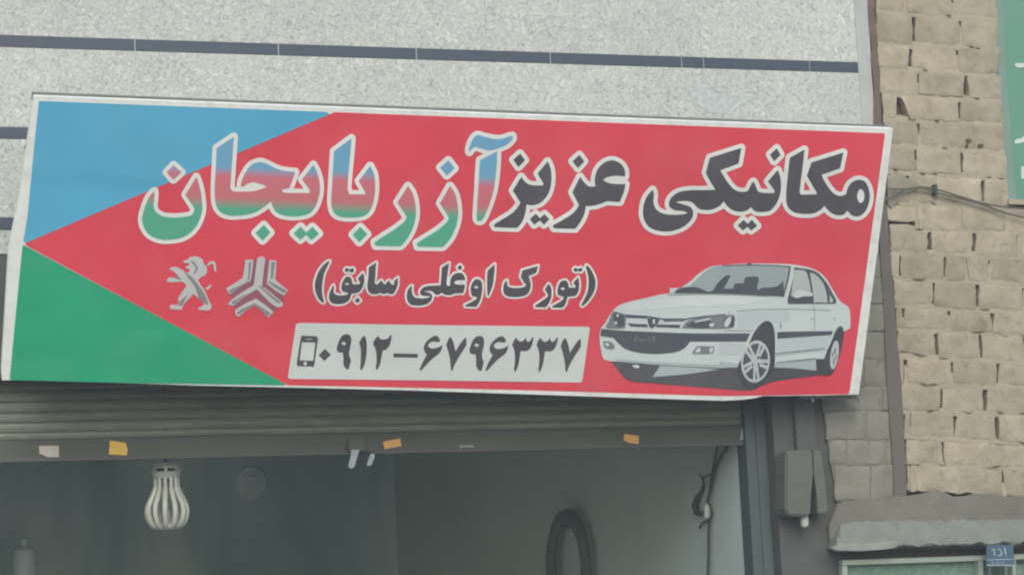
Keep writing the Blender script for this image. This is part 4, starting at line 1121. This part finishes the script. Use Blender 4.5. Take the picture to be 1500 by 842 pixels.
cp('windscreen', [[u_('1040,335* 1150,225 1290,122 1420,105 1725,95 2152,112* 2085,432* 2030,437* 1500,405* 1290,390* 1150,342')]], 'p_glass', 5)
cp('windscreen_dark', [[u_('875,405* 930,352 1040,335 1150,345 1280,388 1350,300 1440,215 1500,212* 1440,320 1420,352* 1520,350 1545,300 1640,290 1660,232 1800,228 1790,330* 1796,372* 1850,345 2000,330 2075,270* 2085,432 2060,440* 1500,412 1300,407*')]], 'p_trim', 6)
cp('windscreen_seal', [[stroke([(1400, 100), (1725, 92), (2000, 100), (2155, 112)], 9)], [stroke([(2152, 110), (2128, 240), (2100, 350), (2075, 435)], 16)]], 'p_trim', 7)
cp('side_glass_frame', [[u_('2195,122* 2350,142 2450,178 2545,280 2620,410 2658,480 2652,522* 2132,524* 2124,470 2160,340 2195,200')]], 'p_trim', 5)
cp('side_pane', [[u_('2205,148* 2318,163 2358,270 2382,400* 2380,440* 2160,440* 2172,330')], [u_('2368,180* 2430,200 2510,290 2548,400 2562,508* 2412,508* 2402,400 2384,280')], [u_('2588,425* 2622,480 2612,508* 2582,504*')]], 'p_glass2', 6)
cp('wing_mirror', [[u_('2185,445 2212,390 2260,370 2330,385 2402,405* 2396,435* 2300,440 2240,456')], [u_('826,352* 912,348* 905,362 870,405* 832,410*')]], 'p_body', 7)
cp('grille_line', [[stroke([(225, 612), (340, 645), (590, 662), (760, 690), (1000, 690), (1200, 662), (1440, 640)], 16)]], 'p_trim', 5)
cp('grille_slot', [[u_('365,735* 580,745* 590,778* 400,768*')], [u_('690,745* 950,752* 935,785* 680,775*')], [u_('350,655* 580,668* 580,680* 350,672*')], [u_('760,700* 1000,702* 990,712* 760,714*')]], 'p_trim', 6)
cp('bonnet_badge', [[u_('582,676* 722,682* 695,735 640,785 600,760')]], 'p_trim', 7)
cp('badge_figure', [[u_('640,690* 672,692* 660,715 668,730 645,745* 640,715')]], 'p_body', 8, 0.35)
cp('headlight', [[u_('190,620* 230,606 350,650* 345,750 335,790* 135,785 165,700')], [u_('960,790* 1010,720 1100,688 1300,655 1530,640* 1546,685 1532,780* 1400,796 1100,792')]], 'p_mid', 6)
cp('headlight_dark', [[u_('205,640* 240,615 330,655* 325,760* 260,770 215,710')], [u_('1010,770* 1060,722 1250,700 1340,760* 1200,788')], [u_('1420,690* 1460,665 1480,720 1440,740')], [u_('1510,660* 1540,680 1525,770* 1490,775')]], 'p_trim', 7)
cp('headlight_glint', [[u_('240,640 262,632 270,655 248,665')], [u_('222,720 240,712 250,735 230,745')], [u_('1440,700 1490,660 1500,700 1460,770 1430,760')], [u_('1090,712* 1250,678* 1290,690* 1110,725*')], [u_('1260,745 1300,730 1320,750 1280,775')]], 'p_body', 8, 0.4)
cp('bumper_band', [[u_('75,795* 300,815 700,832 1100,845 1712,845* 1672,936* 1050,936* 1000,1000 900,1050 700,1072 500,1060 350,1020 270,960 215,897* 66,872*')]], 'p_trim', 5)
let = [[(445, 935), (455, 875)], [(455, 875), (480, 880), (480, 902), (450, 908)], [(495, 935), (500, 905), (515, 903), (518, 935)], [(530, 935), (533, 908), (548, 905)], [(575, 908), (560, 912), (572, 925), (556, 934)], [(600, 878), (603, 934), (630, 934)], [(635, 880), (668, 935)], [(665, 878), (638, 936)]]
cp('number_plate_text', [[stroke(p, 9)] for p in let], 'p_mid', 6, 0.3)
cp('fog_light', [[j_('1072,322* 1108,258 1150,235 1320,238* 1312,290 1280,318')], [j_('100,180* 180,187 222,230 212,272* 150,266 110,240')]], 'p_mid', 6)
cp('fog_light_glint', [[j_('1105,305* 1130,262 1160,250 1165,300*')], [j_('1265,258 1305,255 1298,290 1272,308')], [j_('120,200* 150,200 160,230 130,232')]], 'p_body', 7, 0.4)
cp('front_wheel', [[k_('190,375 240,270 290,170 330,85 390,5 455,-42 520,-22 552,60 560,200 558,400 545,475 480,565 400,645 330,695 250,682 180,600 150,470')]], 'p_tyre', 6)
def ell(cx, cy, a, b, tilt=0.0, n=28, f=1.0):
    t = np.linspace(0, 2 * np.pi, n, endpoint=False)
    x, y = a * f * np.cos(t), b * f * np.sin(t)
    c, s = math.cos(tilt), math.sin(tilt)
    return np.stack([1060 + (cx + x * c - y * s) / K5, 475 + (cy + x * s + y * c) / K5], 1)
cp('front_rim', [[ell(345, 403, 158, 232, 0.12)]], 'p_rim', 7)
def wedge(cx, cy, a, b, tilt, t0, t1, r0, r1):
    P = [(r1 * math.cos(t), r1 * math.sin(t)) for t in np.linspace(t0, t1, 6)] + [(r0 * math.cos((t0 + t1) / 2), r0 * math.sin((t0 + t1) / 2))]
    c, s = math.cos(tilt), math.sin(tilt)
    return np.array([(1060 + (cx + x * a * c - y * b * s) / K5, 475 + (cy + x * a * s + y * b * c) / K5) for x, y in P])
gaps = []
for q in range(5):
    t0 = 2 * math.pi * q / 5 - 0.55
    gaps.append([wedge(345, 403, 158, 232, 0.12, t0 - 0.36, t0 + 0.36, 0.28, 0.86)])
    gaps.append([wedge(345, 403, 158, 232, 0.12, t0 + 0.56, t0 + 0.70, 0.35, 0.84)])
cp('rim_gap', gaps, 'p_trim', 8, 0.35)
cp('wheel_hub', [[ell(375, 356, 14, 15)], [ell(310, 440, 10, 16)], [ell(378, 432, 14, 12)]], 'p_trim', 9, 0.3)
cp('rear_wheel', [[k_('1010,375* 1100,375* 1130,290 1180,180 1230,60 1280,15 1315,70 1302,200 1272,330 1232,450 1180,545 1080,552 1030,510')]], 'p_tyre', 6)
cp('rear_rim', [[ell(1212, 330, 44, 160, 0.14)]], 'p_rim', 7)
cp('rim_gap', [[ell(1215, 290, 12, 34, 0.2)], [ell(1205, 400, 10, 40, 0.1)], [ell(1232, 350, 8, 30, 0.1)], [ell(1190, 330, 8, 30, 0.1)]], 'p_mid', 8, 0.3)
cp('side_moulding', [[k_('585,82* 700,76 1192,70* 1186,110* 980,125 700,145 585,152*')]], 'p_trim', 6)
cp('body_line', [[stroke([(1990, 1066), (2200, 1046), (2525, 1010)], 8)], [stroke([(2000, 1165), (2200, 1142), (2425, 1120)], 8)], [stroke([(1560, 600), (1800, 582), (2185, 576), (2600, 592)], 5)], [stroke([(1470, 635), (1490, 605)], 6)], [stroke([(2408, 530), (2420, 620), (2420, 820)], 4)], [stroke([(2045, 740), (2050, 790)], 12)], [stroke([(2380, 685), (2412, 683)], 8)], [stroke([(1425, 815), (1740, 815)], 6)], [stroke([(2620, 690), (2650, 680)], 6)], [stroke([(800, 420), (1300, 415), (1900, 440)], 5)]], 'p_line', 6, 0.35)
cp('roof_aerial', [[i_('250,92* 258,76 300,76 302,90*')]], 'p_trim', 7, 0.35)
cp('tow_patch', [[j_('420,440* 480,440 492,460 480,478 428,466')]], 'p_body', 6, 0.4)

# ------------------------------------------------------------------ even haze added in place of the veil of a glass reflection
haze_m = bpy.data.materials.new('veil_haze')
haze_m.use_nodes = True
ht = haze_m.node_tree
ht.nodes.clear()
hv = ht.nodes.new('ShaderNodeVolumePrincipled')
hv.inputs['Color'].default_value = (0.90, 0.96, 0.95, 1)
hv.inputs['Density'].default_value = 0.010
hv.inputs['Anisotropy'].default_value = 0.2
ho = ht.nodes.new('ShaderNodeOutputMaterial')
ht.links.new(hv.outputs[0], ho.inputs['Volume'])
haze = bm_obj('haze', box_bm((-62, -62, -1.0), (62, 62, Z_TOP + 0.4)), haze_m)
tag(haze, 'thin even haze added in place of a glass reflection veil', 'haze', kind='stuff')
